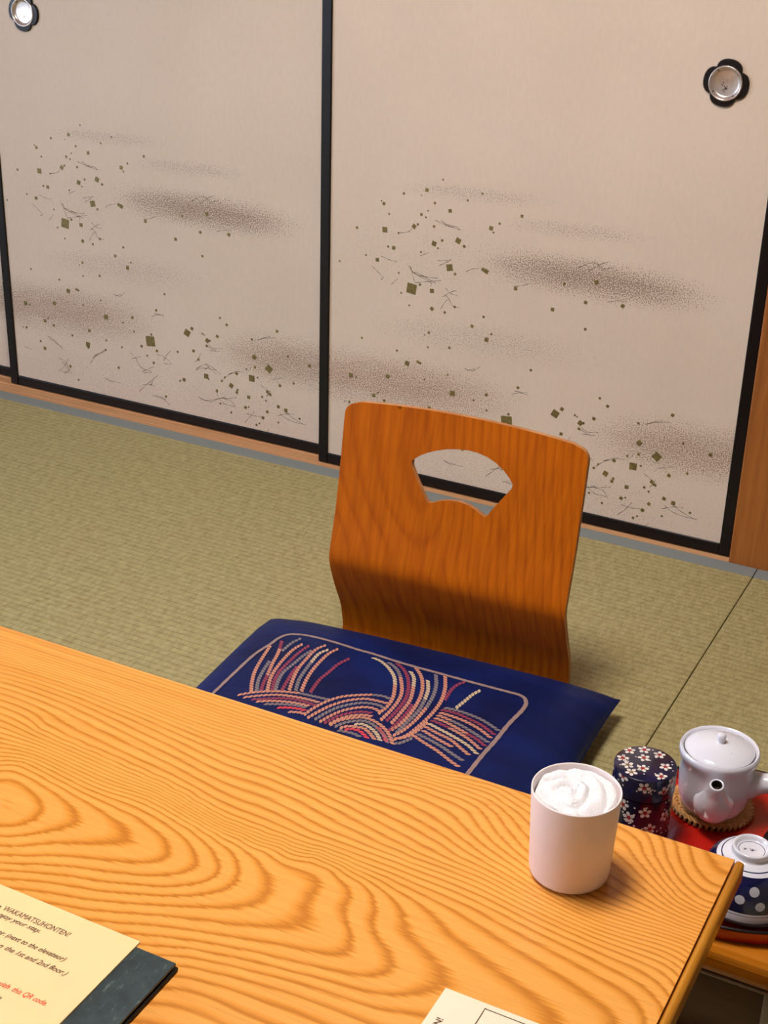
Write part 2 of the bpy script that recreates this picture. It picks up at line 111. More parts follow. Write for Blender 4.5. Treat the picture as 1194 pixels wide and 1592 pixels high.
class MB:
    def __init__(s): s.v = []; s.f = []; s.m = []
    def add(s, v, f, mi=0):
        n = len(s.v); s.v += [tuple(map(float, p)) for p in v]; s.f += [tuple(i+n for i in q) for q in f]; s.m += [mi]*len(f); return s
    def box(s, x0, x1, y0, y1, z0, z1, mi=0):
        return s.add([(x, y, z) for z in (z0, z1) for y in (y0, y1) for x in (x0, x1)], [(0, 2, 3, 1), (4, 5, 7, 6), (0, 1, 5, 4), (2, 6, 7, 3), (0, 4, 6, 2), (1, 3, 7, 5)], mi)
    def lathe(s, prof, n=64, c=(0, 0, 0), mi=0, close=False):
        """prof: list of (r,z) from one end to the other; r=0 ends collapse"""
        v = []; f = []; rings = []
        for r, z in prof:
            if r < 1e-7: rings.append([len(v)]); v.append((c[0], c[1], c[2]+z))
            else:
                rings.append(list(range(len(v), len(v)+n))); v += [(c[0]+r*math.cos(2*math.pi*i/n), c[1]+r*math.sin(2*math.pi*i/n), c[2]+z) for i in range(n)]
        for a, b in zip(rings, rings[1:]+([rings[0]] if close else [])):
            for i in range(n):
                j = (i+1) % n
                if len(a) == 1 and len(b) == 1: continue
                if len(a) == 1: f.append((a[0], b[j], b[i]))
                elif len(b) == 1: f.append((a[i], a[j], b[0]))
                else: f.append((a[i], a[j], b[j], b[i]))
        return s.add(v, f, mi)
    def tube(s, pts, r, n=12, mi=0, caps=True, flat=1.0):
        pts = [Vector(p) for p in pts]; rr = r if isinstance(r, (list, tuple)) else [r]*len(pts)
        v = []; f = []; up = Vector((0, 0, 1))
        for i, p in enumerate(pts):
            t = (pts[min(i+1, len(pts)-1)]-pts[max(i-1, 0)]).normalized()
            u = up if abs(t.dot(up)) < .95 else Vector((1, 0, 0))
            a = t.cross(u).normalized(); b = a.cross(t).normalized()
            v += [p+a*rr[i]*math.cos(2*math.pi*k/n)+b*rr[i]*flat*math.sin(2*math.pi*k/n) for k in range(n)]
        for i in range(len(pts)-1):
            for k in range(n): f.append((i*n+k, i*n+(k+1) % n, (i+1)*n+(k+1) % n, (i+1)*n+k))
        if caps: f.append(tuple(range(n))[::-1]); f.append(tuple(range((len(pts)-1)*n, len(pts)*n)))
        return s.add(v, f, mi)
    def build(s, name, mats, parent=None, smooth=False, bevel=0, sharp=None):
        o = mk(name, s.v, s.f, mats, parent, smooth, s.m, bevel=bevel, sharp=sharp)
        bm = bmesh.new(); bm.from_mesh(o.data); bmesh.ops.recalc_face_normals(bm, faces=bm.faces); bm.to_mesh(o.data); bm.free()
        if sharp: o.data.set_sharp_from_angle(angle=math.radians(sharp))
        return o
def smooth_path(pts, n=6):
    P = [np.array(p, float) for p in pts]
    if len(P) < 3: return [P[0]+(P[-1]-P[0])*t for t in np.linspace(0, 1, n+1)]
    out = []
    for i in range(len(P)-1):
        p0 = P[i-1] if i else 2*P[0]-P[1]; p1 = P[i]; p2 = P[i+1]; p3 = P[i+2] if i+2 < len(P) else 2*P[-1]-P[-2]
        for k in range(n):
            t = k/n; out.append(.5*((2*p1)+(p2-p0)*t+(2*p0-5*p1+4*p2-p3)*t*t+(3*p1-p0-3*p2+p3)*t**3))
    out.append(P[-1]); return out
rnd = random.Random(7)
# ------------------------------------------------ materials
def m_tatami():
    k = NT('woven_rush', .62, .35); o = k.obj(); x, y, z = k.sep(o)[:3]
    wob = k.math('MULTIPLY', k.math('SUBTRACT', k.noise(k.mapv(o, (30, 10, 1)), 1, 3), .5), .0030)
    ph = k.math('FRACT', k.math('DIVIDE', k.math('ADD', y, wob), .0146))
    tri = k.math('ABSOLUTE', k.math('SUBTRACT', ph, .5))                     # 0 mid row .. .5 at the groove
    groove = k.math('SMOOTH_MIN', 1, k.math('MULTIPLY', k.math('MAXIMUM', k.math('SUBTRACT', tri, .30), 0), 5), .1)
    fib = k.noise(k.mapv(o, (520, 60, 1)), 1, 2); big = k.noise(o, 6, 3); med = k.noise(k.mapv(o, (90, 40, 1)), 1, 3)
    brk = k.noise(k.mapv(o, (70, 25, 1), (5, 3, 0)), 1, 2)
    base = k.ramp(k.math('ADD', k.math('MULTIPLY', fib, .55), k.math('MULTIPLY', med, .45)), [(.33, (144, 134, 84)), (.5, (170, 161, 110)), (.68, (190, 180, 128))])
    base = k.mix(k.math('MULTIPLY', big, .35), base, lin((176, 150, 108)), 'MIX')
    g2 = k.math('MULTIPLY', groove, k.ramp(brk, [(.35, (90, 90, 90)), (.65, (225, 225, 225))]))
    k.col(k.mix(k.math('MULTIPLY', g2, .75), base, lin((112, 94, 52))))
    k.bump(k.math('ADD', k.math('MULTIPLY', k.math('SUBTRACT', 1, groove), .8), k.math('MULTIPLY', fib, .3)), .55, .0012)
    return k.m
def m_wood_attr(name, dark, mid, light, rough=.32, coat=.25, fib=(14, 420, 60), jit=.32, contrast=1.0):
    """annual rings from the mesh's grain field; fibres run along local X"""
    k = NT(name, rough, .45 if coat > .2 else .22, coat); o = k.obj()
    g = k.n('ShaderNodeAttribute', attribute_name='grain').outputs['Fac']
    f1 = k.noise(k.mapv(o, fib), 1, 3, .6); f2 = k.noise(k.mapv(o, (fib[0]*.35, fib[1]*.3, fib[2])), 1, 2)
    lo = k.noise(k.mapv(o, (6, 9, 6)), 1, 2)
    ph = k.math('ADD', g, k.math('ADD', k.math('MULTIPLY', k.math('SUBTRACT', f1, .5), jit), k.math('MULTIPLY', k.math('SUBTRACT', lo, .5), .22)))
    fr = k.math('FRACT', ph)
    c = k.ramp(fr, [(0, mid), (.08, light), (.50, light), (.68, mid), (.84, dark), (.90, dark), (1, mid)])
    c2 = k.ramp(f2, [(.3, tuple(v*.93 for v in mid)), (.7, tuple(min(255, v*1.03) for v in light))])
    px, py = k.sep(o)[:2]
    fade = k.math('ADD', 1-.80*contrast, k.math('MULTIPLY', k.math('MULTIPLY', k.math('SUBTRACT', .25, px, clamp=True), k.math('MULTIPLY', k.math('ADD', py, 1.58), 4, clamp=True)), .9), clamp=True)
    c = k.mix(k.math('MINIMUM', fade, .72), c, c2)
    c = k.mix(k.math('MULTIPLY', k.ramp(f1, [(.32, (255, 255, 255)), (.46, (0, 0, 0))]), .16), c, lin(tuple(v*.8 for v in dark)))
    k.col(c); k.bump(f1, .08, .0006)
    return k.m
M = {}
M['tatami'] = m_tatami()
M['table'] = m_wood_attr('oiled_elm', (190, 112, 20), (226, 148, 50), (238, 166, 78), .34, .22, jit=.40)
M['zaisu'] = m_wood_attr('chair_veneer', (136, 52, 0), (178, 84, 0), (192, 98, 2), .42, .04, (330, 12, 12), .35, .45)
def m_plain_wood(name, a, b, c, sc_=(8, 160, 160), rough=.4, coat=.1, bands=0):
    k = NT(name, rough, .4, coat); o = k.obj(); f = k.noise(k.mapv(o, sc_), 1, 4, .65); g = k.noise(k.mapv(o, tuple(v*.16 for v in sc_)), 1, 2)
    k.col(k.ramp(k.math('ADD', k.math('MULTIPLY', f, .55), k.math('MULTIPLY', g, .45)), [(.32, a), (.5, b), (.68, c)])); k.bump(f, .12, .0006); return k.m
M['edge_wood'] = m_plain_wood('edge_wood', (150, 92, 16), (184, 120, 26), (206, 142, 44), (160, 9, 120), .33, .3)
M['ply_edge_highlight'] = m_plain_wood('plywood_edge_highlight', (150, 88, 40), (190, 124, 66), (216, 156, 100), (30, 30, 30), .5, 0)  # plywood edges coloured lighter to stand in for an edge highlight
M['post'] = m_plain_wood('old_post_wood', (136, 78, 24), (160, 94, 34), (178, 110, 48), (120, 120, 7), .55, 0)
M['sill'] = m_plain_wood('sill_wood', (186, 130, 82), (212, 158, 108), (226, 178, 130), (6, 260, 60), .5, 0)
M['stand_wood'] = m_plain_wood('varnished_stand_wood', (150, 84, 10), (184, 108, 18), (206, 130, 34), (10, 140, 140), .2, .6)
M['stand_dark'] = m_plain_wood('dark_brown_wood', (58, 32, 14), (74, 42, 20), (88, 52, 26), (10, 120, 60), .3, .3)
M['lacquer'] = speck('black_lacquer', (15, 9, 8), .38, .35, .0, var=.2, scale=30)
M['dark_lacquer'] = speck('dark_saucer_lacquer', (24, 10, 11), .3, .4, .1, var=.15, scale=30)
M['red'] = speck('red_lacquer', (186, 30, 20), .18, .5, .7, var=.05, scale=14)
M['heri'] = NT('grey_border_cloth', .8, .2).m
k = NT('grey_border_cloth', .8, .2); o_ = k.obj(); f_ = k.noise(k.mapv(o_, (900, 900, 1)), 1, 2); k.col(k.ramp(f_, [(.3, (122, 128, 124)), (.7, (148, 154, 150))])); k.bump(f_, .3, .0004); M['heri'] = k.m
M['gold'] = speck('gold_leaf', (124, 108, 62), .42, .5, metal=.35, var=.12, scale=200)
M['twig'] = speck('brown_thread', (96, 78, 62), .7, .2)
M['porcelain'] = speck('white_porcelain', (226, 226, 234), .08, .5, .5, var=.01, scale=20)
M['plastic'] = speck('white_plastic', (236, 224, 222), .36, .4, 0, var=.008, scale=20)
M['hole'] = speck('dark_hole', (60, 50, 36), .6, .2)
M['blue_line'] = speck('cobalt_glaze', (38, 44, 86), .15, .5, .6)
M['navy_glaze'] = speck('navy_glaze', (14, 20, 62), .1, .5, .8, var=.25, scale=40)
M['dot'] = speck('white_dot_glaze', (190, 190, 200), .14, .5, .6, var=.03)
M['pale_metal'] = speck('brushed_grey_metal', (176, 168, 162), .3, .5, metal=.7, var=.05)
M['tin'] = speck('navy_printed_washi', (22, 20, 50), .22, .5, .5, var=.35, scale=55)
M['petal'] = speck('white_print', (226, 216, 204), .4, .4, .2, var=.04)
M['plum_red'] = speck('red_print', (150, 34, 38), .4, .4, .2, var=.12, scale=300)
M['plum_gold'] = speck('gold_print', (120, 98, 60), .4, .4, .2, var=.12, scale=300)
def m_paper():
    """mottled fusuma paper with stippled dust bands; local X across the panel, Z up; paper pattern origin at local 0"""
    k = NT('fusuma_paper', .75, .2); o = k.obj(); x, y, z = k.sep(o)[:3]
    fib = k.noise(k.mapv(o, (130, 1, 60)), 1, 3); big = k.noise(o, 3.5, 3)
    base = k.ramp(k.math('ADD', k.math('MULTIPLY', fib, .4), k.math('MULTIPLY', big, .6)), [(.3, (211, 191, 170)), (.7, (221, 201, 180))])
    dotn = k.noise(k.mapv(o, (400, 1, 400)), 1, 2, .7)
    wl = k.math('MULTIPLY', k.math('SUBTRACT', k.noise(k.mapv(o, (16, 1, 70)), 1, 3), .5), .9)
    for cx, cz, a, h, ang, rgb, dens in ((.58, .503, .275, .052, -.4, (126, 98, 80), .62), (.13, .212, .36, .085, 2, (146, 108, 88), .56), (.82, .201, .26, .078, 2, (138, 106, 84), .56),
                                    (.326, .633, .19, .022, 1.8, (150, 134, 122), .38), (.537, .591, .17, .022, 1.5, (146, 130, 118), .40), (.35, .343, .28, .050, 1.4, (152, 134, 120), .36),
                                    (.26, .50, .26, .10, 0, (140, 116, 96), .17), (.45, .06, .55, .12, 0, (140, 112, 90), .22)):
        t = math.radians(ang); dx = k.math('SUBTRACT', x, cx); dz = k.math('SUBTRACT', z, cz)
        u = k.math('DIVIDE', k.math('ADD', k.math('MULTIPLY', dx, math.cos(t)), k.math('MULTIPLY', dz, math.sin(t))), a)
        v = k.math('DIVIDE', k.math('SUBTRACT', k.math('MULTIPLY', dz, math.cos(t)), k.math('MULTIPLY', dx, math.sin(t))), h)
        u2 = k.math('POWER', k.math('ABSOLUTE', u), 3.0); v2 = k.math('POWER', k.math('ABSOLUTE', v), 2.0)
        d = k.math('ADD', k.math('ADD', u2, v2), k.math('MULTIPLY', wl, .35))
        mask = k.math('SUBTRACT', 1, d, clamp=True)
        th = k.math('SUBTRACT', .66, k.math('MULTIPLY', k.math('POWER', mask, 1.1), dens*.37))
        dot = k.math('MULTIPLY', k.math('SUBTRACT', dotn, th), 14, clamp=True)
        dot = k.math('MULTIPLY', dot, k.math('MINIMUM', k.math('MULTIPLY', mask, 6), 1))
        base = k.mix(k.math('MULTIPLY', dot, .82), base, lin(rgb))
    k.col(base); k.bump(fib, .08, .0005); return k.m
M['paper'] = m_paper()
def m_metal_disc():
    k = NT('tarnished_silver', .33, .5, metal=.85); o = k.obj()
    n1 = k.noise(k.mapv(o, (170, 170, 130)), 1, 3, .7); n2 = k.noise(o, 40, 2)
    x, y, z = k.sep(o)[:3]; d = k.math('ADD', k.math('POWER', k.math('DIVIDE', x, .011), 2), k.math('POWER', k.math('DIVIDE', z, .016), 2))
    spot = k.math('MULTIPLY', k.math('MULTIPLY', k.math('SUBTRACT', n1, .56), 14, clamp=True), k.math('SUBTRACT', 1.3, d, clamp=True))
    k.col(k.mix(spot, k.ramp(n2, [(.3, (206, 192, 182)), (.7, (226, 216, 210))]), lin((70, 56, 48)))); return k.m
M['silver'] = m_metal_disc()
def m_cushion():
    k = NT('navy_satin_cotton', .55, .18, sheen=.04); o = k.obj(); n1 = k.noise(k.mapv(o, (700, 700, 700)), 1, 2); n2 = k.noise(k.mapv(o, (9, 14, 9)), 1, 4); n3 = k.noise(k.mapv(o, (60, 22, 30)), 1, 3)
    k.b.inputs['Sheen Tint'].default_value = (.25, .4, .9, 1)
    k.col(k.ramp(n2, [(.3, (6, 16, 60)), (.7, (12, 32, 92))])); k.bump(k.math('ADD', k.math('ADD', k.math('MULTIPLY', n1, .1), k.math('MULTIPLY', n2, 2.0)), k.math('MULTIPLY', n3, .25)), .5, .004); return k.m
M['navy'] = m_cushion()
for nm, c_ in (('P', (206, 142, 116)), ('G', (132, 122, 124)), ('M', (146, 62, 84)), ('C', (206, 184, 148)), ('R', (214, 70, 84)), ('B', (158, 132, 124))):
    M['rope_'+nm] = speck({'P': 'salmon_print', 'G': 'grey_print', 'M': 'mauve_print', 'C': 'cream_print', 'R': 'rose_print', 'B': 'taupe_print'}[nm], c_, .6, .3, var=.06, scale=400)
def m_towel():
    k = NT('white_terry', .9, .1, sheen=.3); o = k.obj(); n1 = k.n('ShaderNodeTexVoronoi', i_Vector=o, i_Scale=900).outputs[0]; n2 = k.noise(o, 500, 3)
    k.col(k.ramp(n2, [(.3, (244, 240, 240)), (.7, (255, 254, 254))])); k.bump(k.math('ADD', n1, n2), .6, .0012); return k.m
M['towel'] = m_towel()
def m_leather():
    k = NT('green_leather', .38, .5, .15); o = k.obj(); n1 = k.noise(o, 60, 5, .6)
    n2 = k.noise(k.mapv(o, (150, 60, 1), rot=(0, 0, .6)), 1, 5, .75)
    base = k.ramp(n1, [(.3, (34, 44, 48)), (.7, (52, 70, 70))])
    vein = k.math('MULTIPLY', k.math('SUBTRACT', n2, .565), 9, clamp=True)
    k.col(k.mix(k.math('MULTIPLY', vein, .55), base, lin((104, 126, 118)))); k.bump(n1, .25, .001); return k.m
M['leather'] = m_leather()
M['black'] = speck('shadow_black', (20, 14, 12), .6, .3)  # near-black colour carries the folder's shadow and the shade between its layers
M['sheet'] = speck('cream_laminated_paper', (250, 216, 158), .3, .5, .1, var=.01, scale=12)
M['card'] = speck('ivory_card', (240, 226, 196), .55, .3, var=.01, scale=12)
M['ink'] = speck('brown_ink', (96, 72, 54), .6, .2); M['red_ink'] = speck('red_ink', (226, 84, 56), .6, .2)
M['rattan'] = m_plain_wood('rattan', (150, 96, 44), (198, 146, 84), (226, 182, 124), (200, 200, 200), .4, .1)
M['wall'] = speck('sand_plaster', (150, 134, 112), .9, .1, var=.04, scale=200, bump=.1)
M['ceil'] = m_plain_wood('ceiling_boards', (120, 88, 58), (140, 106, 74), (152, 118, 86), (4, 90, 40), .6, 0)
k = NT('lamp_glow', .5); k.b.inputs['Emission Color'].default_value = (*LAMP['color'], 1); k.b.inputs['Emission Strength'].default_value = LAMP['strength']; k.col((250, 240, 225)); M['glow'] = k.m
k = NT('daylit_shoji', .5); k.b.inputs['Emission Color'].default_value = (*WINDOW['color'], 1); k.b.inputs['Emission Strength'].default_value = WINDOW['strength']; k.col((235, 235, 235)); M['shoji'] = k.m
# ------------------------------------------------ room shell
Y0, HZ, XSEAM, STEP = -.0218, .0372, .3204, .0331
XA, XB, YA, ZC = -3.3, 2.0, -4.3, 2.42
tag(MB().box(XA, XB, YA, .25, -.09, -.06).build('floor', M['stand_dark']), 'timber subfloor under the straw mats', 'floor', kind='structure')
tag(MB().box(XA-.1, XB+.1, .16, .3, -.06, ZC).box(XA, XB, .10, .16, 1.86, ZC).build('wall_back', M['wall']), 'plaster wall above and behind the sliding panels', 'wall', kind='structure')
wl = MB().box(XA-.1, XA, YA, -4.1, -.06, ZC).box(XA-.1, XA, -1.3, .3, -.06, ZC).box(XA-.1, XA, -4.1, -1.3, -.06, .4).box(XA-.1, XA, -4.1, -1.3, 1.95, ZC)
tag(wl.build('wall_left', M['wall']), 'plaster wall with the daylit paper window', 'wall', kind='structure')
tag(MB().box(XB, XB+.1, YA, .3, -.06, ZC).build('wall_right', M['wall']), 'plain plaster wall', 'wall', kind='structure')
tag(MB().box(XA, XB, YA-.1, YA, -.06, ZC).build('wall_front', M['wall']), 'plain plaster wall behind the viewer', 'wall', kind='structure')
tag(MB().box(XA-.1, XB+.1, YA-.1, .3, ZC, ZC+.1).build('ceiling', M['ceil']), 'boarded wooden ceiling', 'ceiling', kind='structure')
win = MB()
for i in range(5): win.box(XA-.04, XA+.01, -4.1+i*.7-.02, -4.1+i*.7+.02, .4, 1.95)
for zz in (.4, .9, 1.4, 1.93): win.box(XA-.04, XA+.01, -4.1, -1.3, zz-.012, zz+.012)
wo = win.build('window_1', M['post']); tag(wo, 'wooden lattice window with daylit paper panes', 'window', kind='structure')
MB().box(XA-.06, XA-.045, -4.1, -1.3, .4, 1.95).build('pane', M['shoji'], wo)
# sill with two grooves, post, lintel
sb = MB(); prof = [(.16, -.06), (.16, 0), (.095, 0), (.095, -.003), (.0655, -.003), (.0655, 0), (.062, 0), (.062, -.003), (.0325, -.003), (.0325, 0), (.0295, 0), (.0295, -.003), (.0, -.003), (0, 0), (-.006, 0), (-.0065, -.0012), (-.0075, -.0012), (-.008, 0), (Y0+.001, 0), (Y0, -.001), (Y0, -.06)]
sv = [(x, y, z-.0004) for x in (XA, .262) for y, z in prof]; n_ = len(prof)
sb.add(sv, [(i, (i+1) % n_, n_+(i+1) % n_, n_+i) for i in range(n_)]+[tuple(range(n_)), tuple(range(n_, 2*n_))])
tag(sb.build('trim_1', M['sill']), 'pale grooved wooden sill under the sliding panels', 'sill', kind='structure')
tag(MB().box(.2625, .42, Y0+.0006, .16, -.0595, ZC).build('trim_2', M['post'], bevel=.004), 'brown wooden post beside the right sliding panel', 'post', kind='structure')
tag(MB().box(XA, .262, -.02, .10, 1.76, 1.86).build('trim_3', M['post']), 'wooden lintel above the sliding panels', 'lintel', kind='structure')
tag(MB().box(.42, XB, .03, .16, -.06, ZC).build('wall_back_side', M['wall']), 'plaster wall beside the post', 'wall', kind='structure')
# tatami mats
def mat_(name, x0, x1, label):
    t = MB(); t.box(x0+.0008, x1-.0008, -1.9, Y0-HZ, -.055, 0)
    o = t.build(name, M['tatami'], bevel=.0016); tag(o, label, 'tatami mat', kind='structure')
    b = MB().box(x0+.0008, x1-.0008, Y0-HZ-.0002, Y0-.0006, -.055, .0012)
    b.build('cloth_border', M['heri'], o, bevel=.001); return o
mat_('floor_mat', XSEAM-2.1, XSEAM, 'long straw tatami mat under the floor chair with a grey cloth border')
mat_('floor_mat', XSEAM, XSEAM+1.4, 'straw tatami mat right of the seam, behind the teapot')
mat_('floor_mat', XA, XSEAM-2.1, 'straw tatami mat at far left')
for x0, x1 in ((XA, XSEAM-2.1), (XSEAM-2.1, XSEAM), (XSEAM, XB)):
    tag(MB().box(x0+.0008, x1-.0008, YA, -1.902, -.055, 0).build('floor_mat', M['tatami'], bevel=.0016), 'straw tatami mat under the low table', 'tatami mat', kind='structure')
# ------------------------------------------------ sliding panels
PH = 1.757
def quad_rot(cx, cz, s, a):
    return [(cx+s*.7071*math.cos(a+i*math.pi/2), cz+s*.7071*math.sin(a+i*math.pi/2)) for i in range(4)]
def panel(name, x0, yf, label, handle_x=None, shift=0.0, wd=.921):
    """panel whose front face is at y=yf"""
    root = empty(name, (x0, yf, 0)); tag(root, label, 'sliding door', kind='structure')
    S, RB = .0225, .0235
    MB().box(S-.002, wd-S+.002, .0105, .024, .01, PH-.01).build('core', M['wall'], root)
    r1 = random.Random(3); pb = MB(); pb.add([(S-.001-shift, .004, RB-.001), (wd-S+.001-shift, .004, RB-.001), (wd-S+.001-shift, .004, PH-.03), (S-.001-shift, .004, PH-.03)], [(0, 1, 2, 3)])
    pb.add([(S-.001-shift, .010, RB-.001), (wd-S+.001-shift, .010, RB-.001), (wd-S+.001-shift, .010, PH-.03), (S-.001-shift, .010, PH-.03)], [(3, 2, 1, 0)])
    for u, v, s in SQUARES:
        u, v, s = u/1e4, v/1e4, s/1e4
        a = math.radians(r1.uniform(5, 60) if s < .02 else r1.choice((2, 8, 38, 52)))
        q = quad_rot(u, v, s, a)
        if min(p[0] for p in q)+shift < S or max(p[0] for p in q)+shift > wd-S: continue
        pb.add([(p[0], .0036, p[1]) for p in q]+[(p[0], .0041, p[1]) for p in q], [(3, 2, 1, 0), (0, 1, 5, 4), (1, 2, 6, 5), (2, 3, 7, 6), (3, 0, 4, 7)], 1)
    for tw in TWIGS:
        p = [(tw[i]/1e4, tw[i+1]/1e4) for i in range(0, len(tw), 2)]
        p = smooth_path(p, 4); v = []; f = []
        if min(a[0] for a in p)+shift < S or max(a[0] for a in p)+shift > wd-S: continue
        for i, a in enumerate(p):
            t = np.array(p[min(i+1, len(p)-1)])-np.array(p[max(i-1, 0)]); t = t/(np.linalg.norm(t)+1e-9); nrm = np.array([-t[1], t[0]])*(.00040+.00018*math.sin(i*1.7))
            v += [(a[0]+nrm[0], .0037, a[1]+nrm[1]), (a[0]-nrm[0], .0037, a[1]-nrm[1])]
        pb.add(v, [(2*i, 2*i+1, 2*i+3, 2*i+2) for i in range(len(p)-1)], 2)
    po = mk('paper', pb.v, pb.f, [M['paper'], M['gold'], M['twig']], root, midx=pb.m); po.location.x = shift
    MB().box(0, S, 0, .0285, .0, PH).build('stile', M['lacquer'], root, bevel=.0022)
    MB().box(wd-S, wd, 0, .0285, .0, PH).build('stile', M['lacquer'], root, bevel=.0022)
    MB().box(S, wd-S, .0012, .0275, .0005, RB).build('bottom_rail', M['lacquer'], root, bevel=.0022)
    MB().box(S, wd-S, .0012, .0275, PH-.03, PH).build('top_rail', M['lacquer'], root, bevel=.0022)
    if handle_x is not None:
        hz = .8855 if handle_x > .5 else .8790
        h = empty('handle', (handle_x, 0, hz)); h.parent = root
        # four-lobed dark escutcheon
        N = 96; ring = []
        for i in range(N):
            a = 2*math.pi*i/N; b = (a+math.radians(8)+math.pi/4) % (math.pi/2)-math.pi/4
            r = .0405-.0085*(abs(b)/(math.pi/4))**3.5; ring.append((r*math.cos(a), r*math.sin(a)))
        v = [(x*k_, y, z*k_) for k_, y in ((1, .0039), (1, .0012), (.955, -.0012), (.75, -.0016), (.75, .0035)) for x, z in ring]
        f = [(j*N+i, j*N+(i+1) % N, (j+1)*N+(i+1) % N, (j+1)*N+i) for j in range(4) for i in range(N)]
        b_ = MB(); b_.add(v, f); b_.build('escutcheon', M['lacquer'], h, smooth=True, sharp=35)
        d = MB(); pr = [(0, .0030), (.021, .0028), (.0240, .0020), (.0258, -.0012), (.0265, -.0034), (.0278, -.0046), (.0292, -.0042), (.0300, -.0022), (.0300, .0030)]
        d.lathe(pr, 72); dv = [(x, z, y) for x, y, z in d.v]
        c_ = MB(); c_.add(dv, d.f); c_.build('finger_cup', M['silver'], h, smooth=True)
    return root
panel('door_1', -.6605, 0, 'right sliding paper door with gold squares, round pull at its upper right', handle_x=.799, shift=.0127, wd=.9195)
panel('door_2', -1.5478, STEP, 'middle sliding paper door, round pull at its upper left', handle_x=.1245)
panel('door_3', -2.445, 2*STEP, 'left sliding paper door, only its edge in view')
# ------------------------------------------------ ceiling lamp
lt = empty('ceiling_lamp', (LAMP['loc'][0], LAMP['loc'][1], LAMP['loc'][2])); tag(lt, 'square wooden ceiling lamp with a warm glowing shade', 'lamp')
hs = LAMP['size']/2
MB().box(-hs, hs, -hs, hs, 0, .06).build('shade', M['glow'], lt)
fr = MB()
for sx in (-1, 1): fr.box(sx*(hs+.012)-.012, sx*(hs+.012)+.012, -hs-.024, hs+.024, .02, .09); fr.box(-hs, hs, sx*(hs+.012)-.012, sx*(hs+.012)+.012, .02, .09)
fr.box(-hs, hs, -hs, hs, .062, .09).box(-.03, .03, -.03, .03, .09, ZC-LAMP['loc'][2]-.001); fr.build('frame', M['post'], lt)
# ------------------------------------------------ low table
G = np.array(GRAIN, float); EX = [(x/10, y, p) for y, p in ((-1.92, 26), (-2.1, 34)) for x in range(-8, 7)]+[(x/10, -1.352, 47) for x in range(-8, -3)]+[(x/10, -1.55, 8+1.5*abs(x+4)) for x in range(-8, -4)]
G = np.r_[np.c_[G[:, :2]/1000, G[:, 2]/10], np.array(EX)]; GX = G[:, :2]; GP = np.where(G[:, 2] > 14, 14+(G[:, 2]-14)*.66, G[:, 2])
u_, idx = np.unique(np.round(GX, 3), axis=0, return_index=True); GX = GX[idx]; GP = GP[idx]
def kern(A, B): return np.sqrt(((A[:, None, :]-B[None, :, :])**2).sum(-1)+1e-5)
n_ = len(GX); K_ = kern(GX, GX)-np.eye(n_)*.030; P_ = np.c_[np.ones(n_), GX]
SOL = np.linalg.solve(np.block([[K_, P_], [P_.T, np.zeros((3, 3))]]), np.r_[GP, 0, 0, 0])
def grain(X, Y):
    Q = np.c_[X.ravel(), Y.ravel()]; out = np.empty(len(Q))
    for i in range(0, len(Q), 4000): q = Q[i:i+4000]; out[i:i+4000] = kern(q, GX)@SOL[:n_]+np.c_[np.ones(len(q)), q]@SOL[n_:]
    return out
tb = empty('low_table', (0, 0, 0)); tag(tb, 'low wooden table with bold wavy orange grain and a breadboard end', 'table')
TH, TZ, TY1, TY0, TX0, TX1 = .025, .34, -1.3485, -2.16, -.86, .5912
rr = .004
prof = [(TY1-.012, TZ-TH), (TY1-rr, TZ-TH)]+[(TY1-rr+rr*math.sin(a), TZ-TH+rr-rr*math.cos(a)) for a in np.linspace(0, math.pi/2, 5)]+[(TY1-rr+rr*math.cos(a), TZ-rr+rr*math.sin(a)) for a in np.linspace(0, math.pi/2, 6)]
prof += [(y, TZ) for y in np.linspace(TY1-rr, TY0+rr, 170)[1:-1]]
prof += [(TY0+rr-rr*math.sin(a), TZ-rr+rr*math.cos(a)) for a in np.linspace(0, math.pi/2, 5)]+[(TY0, TZ-TH), (TY1-.012, TZ-TH)]
xs = np.linspace(TX0, TX1, 280); PY = np.array([p[0] for p in prof]); PZ = np.array([p[1] for p in prof])
XX, YY = np.meshgrid(xs, PY, indexing='ij'); ZZ = np.broadcast_to(PZ, XX.shape)
V = np.c_[XX.ravel(), YY.ravel(), ZZ.ravel()]; m_ = len(PY)
F = [(i*m_+j, (i+1)*m_+j, (i+1)*m_+j+1, i*m_+j+1) for i in range(len(xs)-1) for j in range(m_-1)]
F += [tuple(range(m_-1))[::-1], tuple(range((len(xs)-1)*m_, (len(xs)-1)*m_+m_-1))]
mk('tabletop', V, F, M['table'], tb, smooth=True, attr=grain(XX, YY), sharp=50)
for sx, xa, xb in ((1, TX1+.0009, .6018), (-1, TX0-.03, TX0-.0009)):
    e = MB(); e.box(xa, xb, TY0, TY1, TZ-TH, TZ)
    e.build('end_cap', M['edge_wood'], tb, bevel=.0042)
MB().box(TX0+.02, TX1-.02, TY0+.06, TY0+.085, .255, TZ-TH).box(TX0+.02, TX1-.02, TY1-.085, TY1-.06, .255, TZ-TH).build('apron', M['edge_wood'], tb, bevel=.002)
for lx in (TX0+.04, TX1-.1):
    for ly in (TY0+.05, TY1-.11): MB().box(lx, lx+.06, ly, ly+.06, .0, TZ-TH).build('leg', M['edge_wood'], tb, bevel=.004)
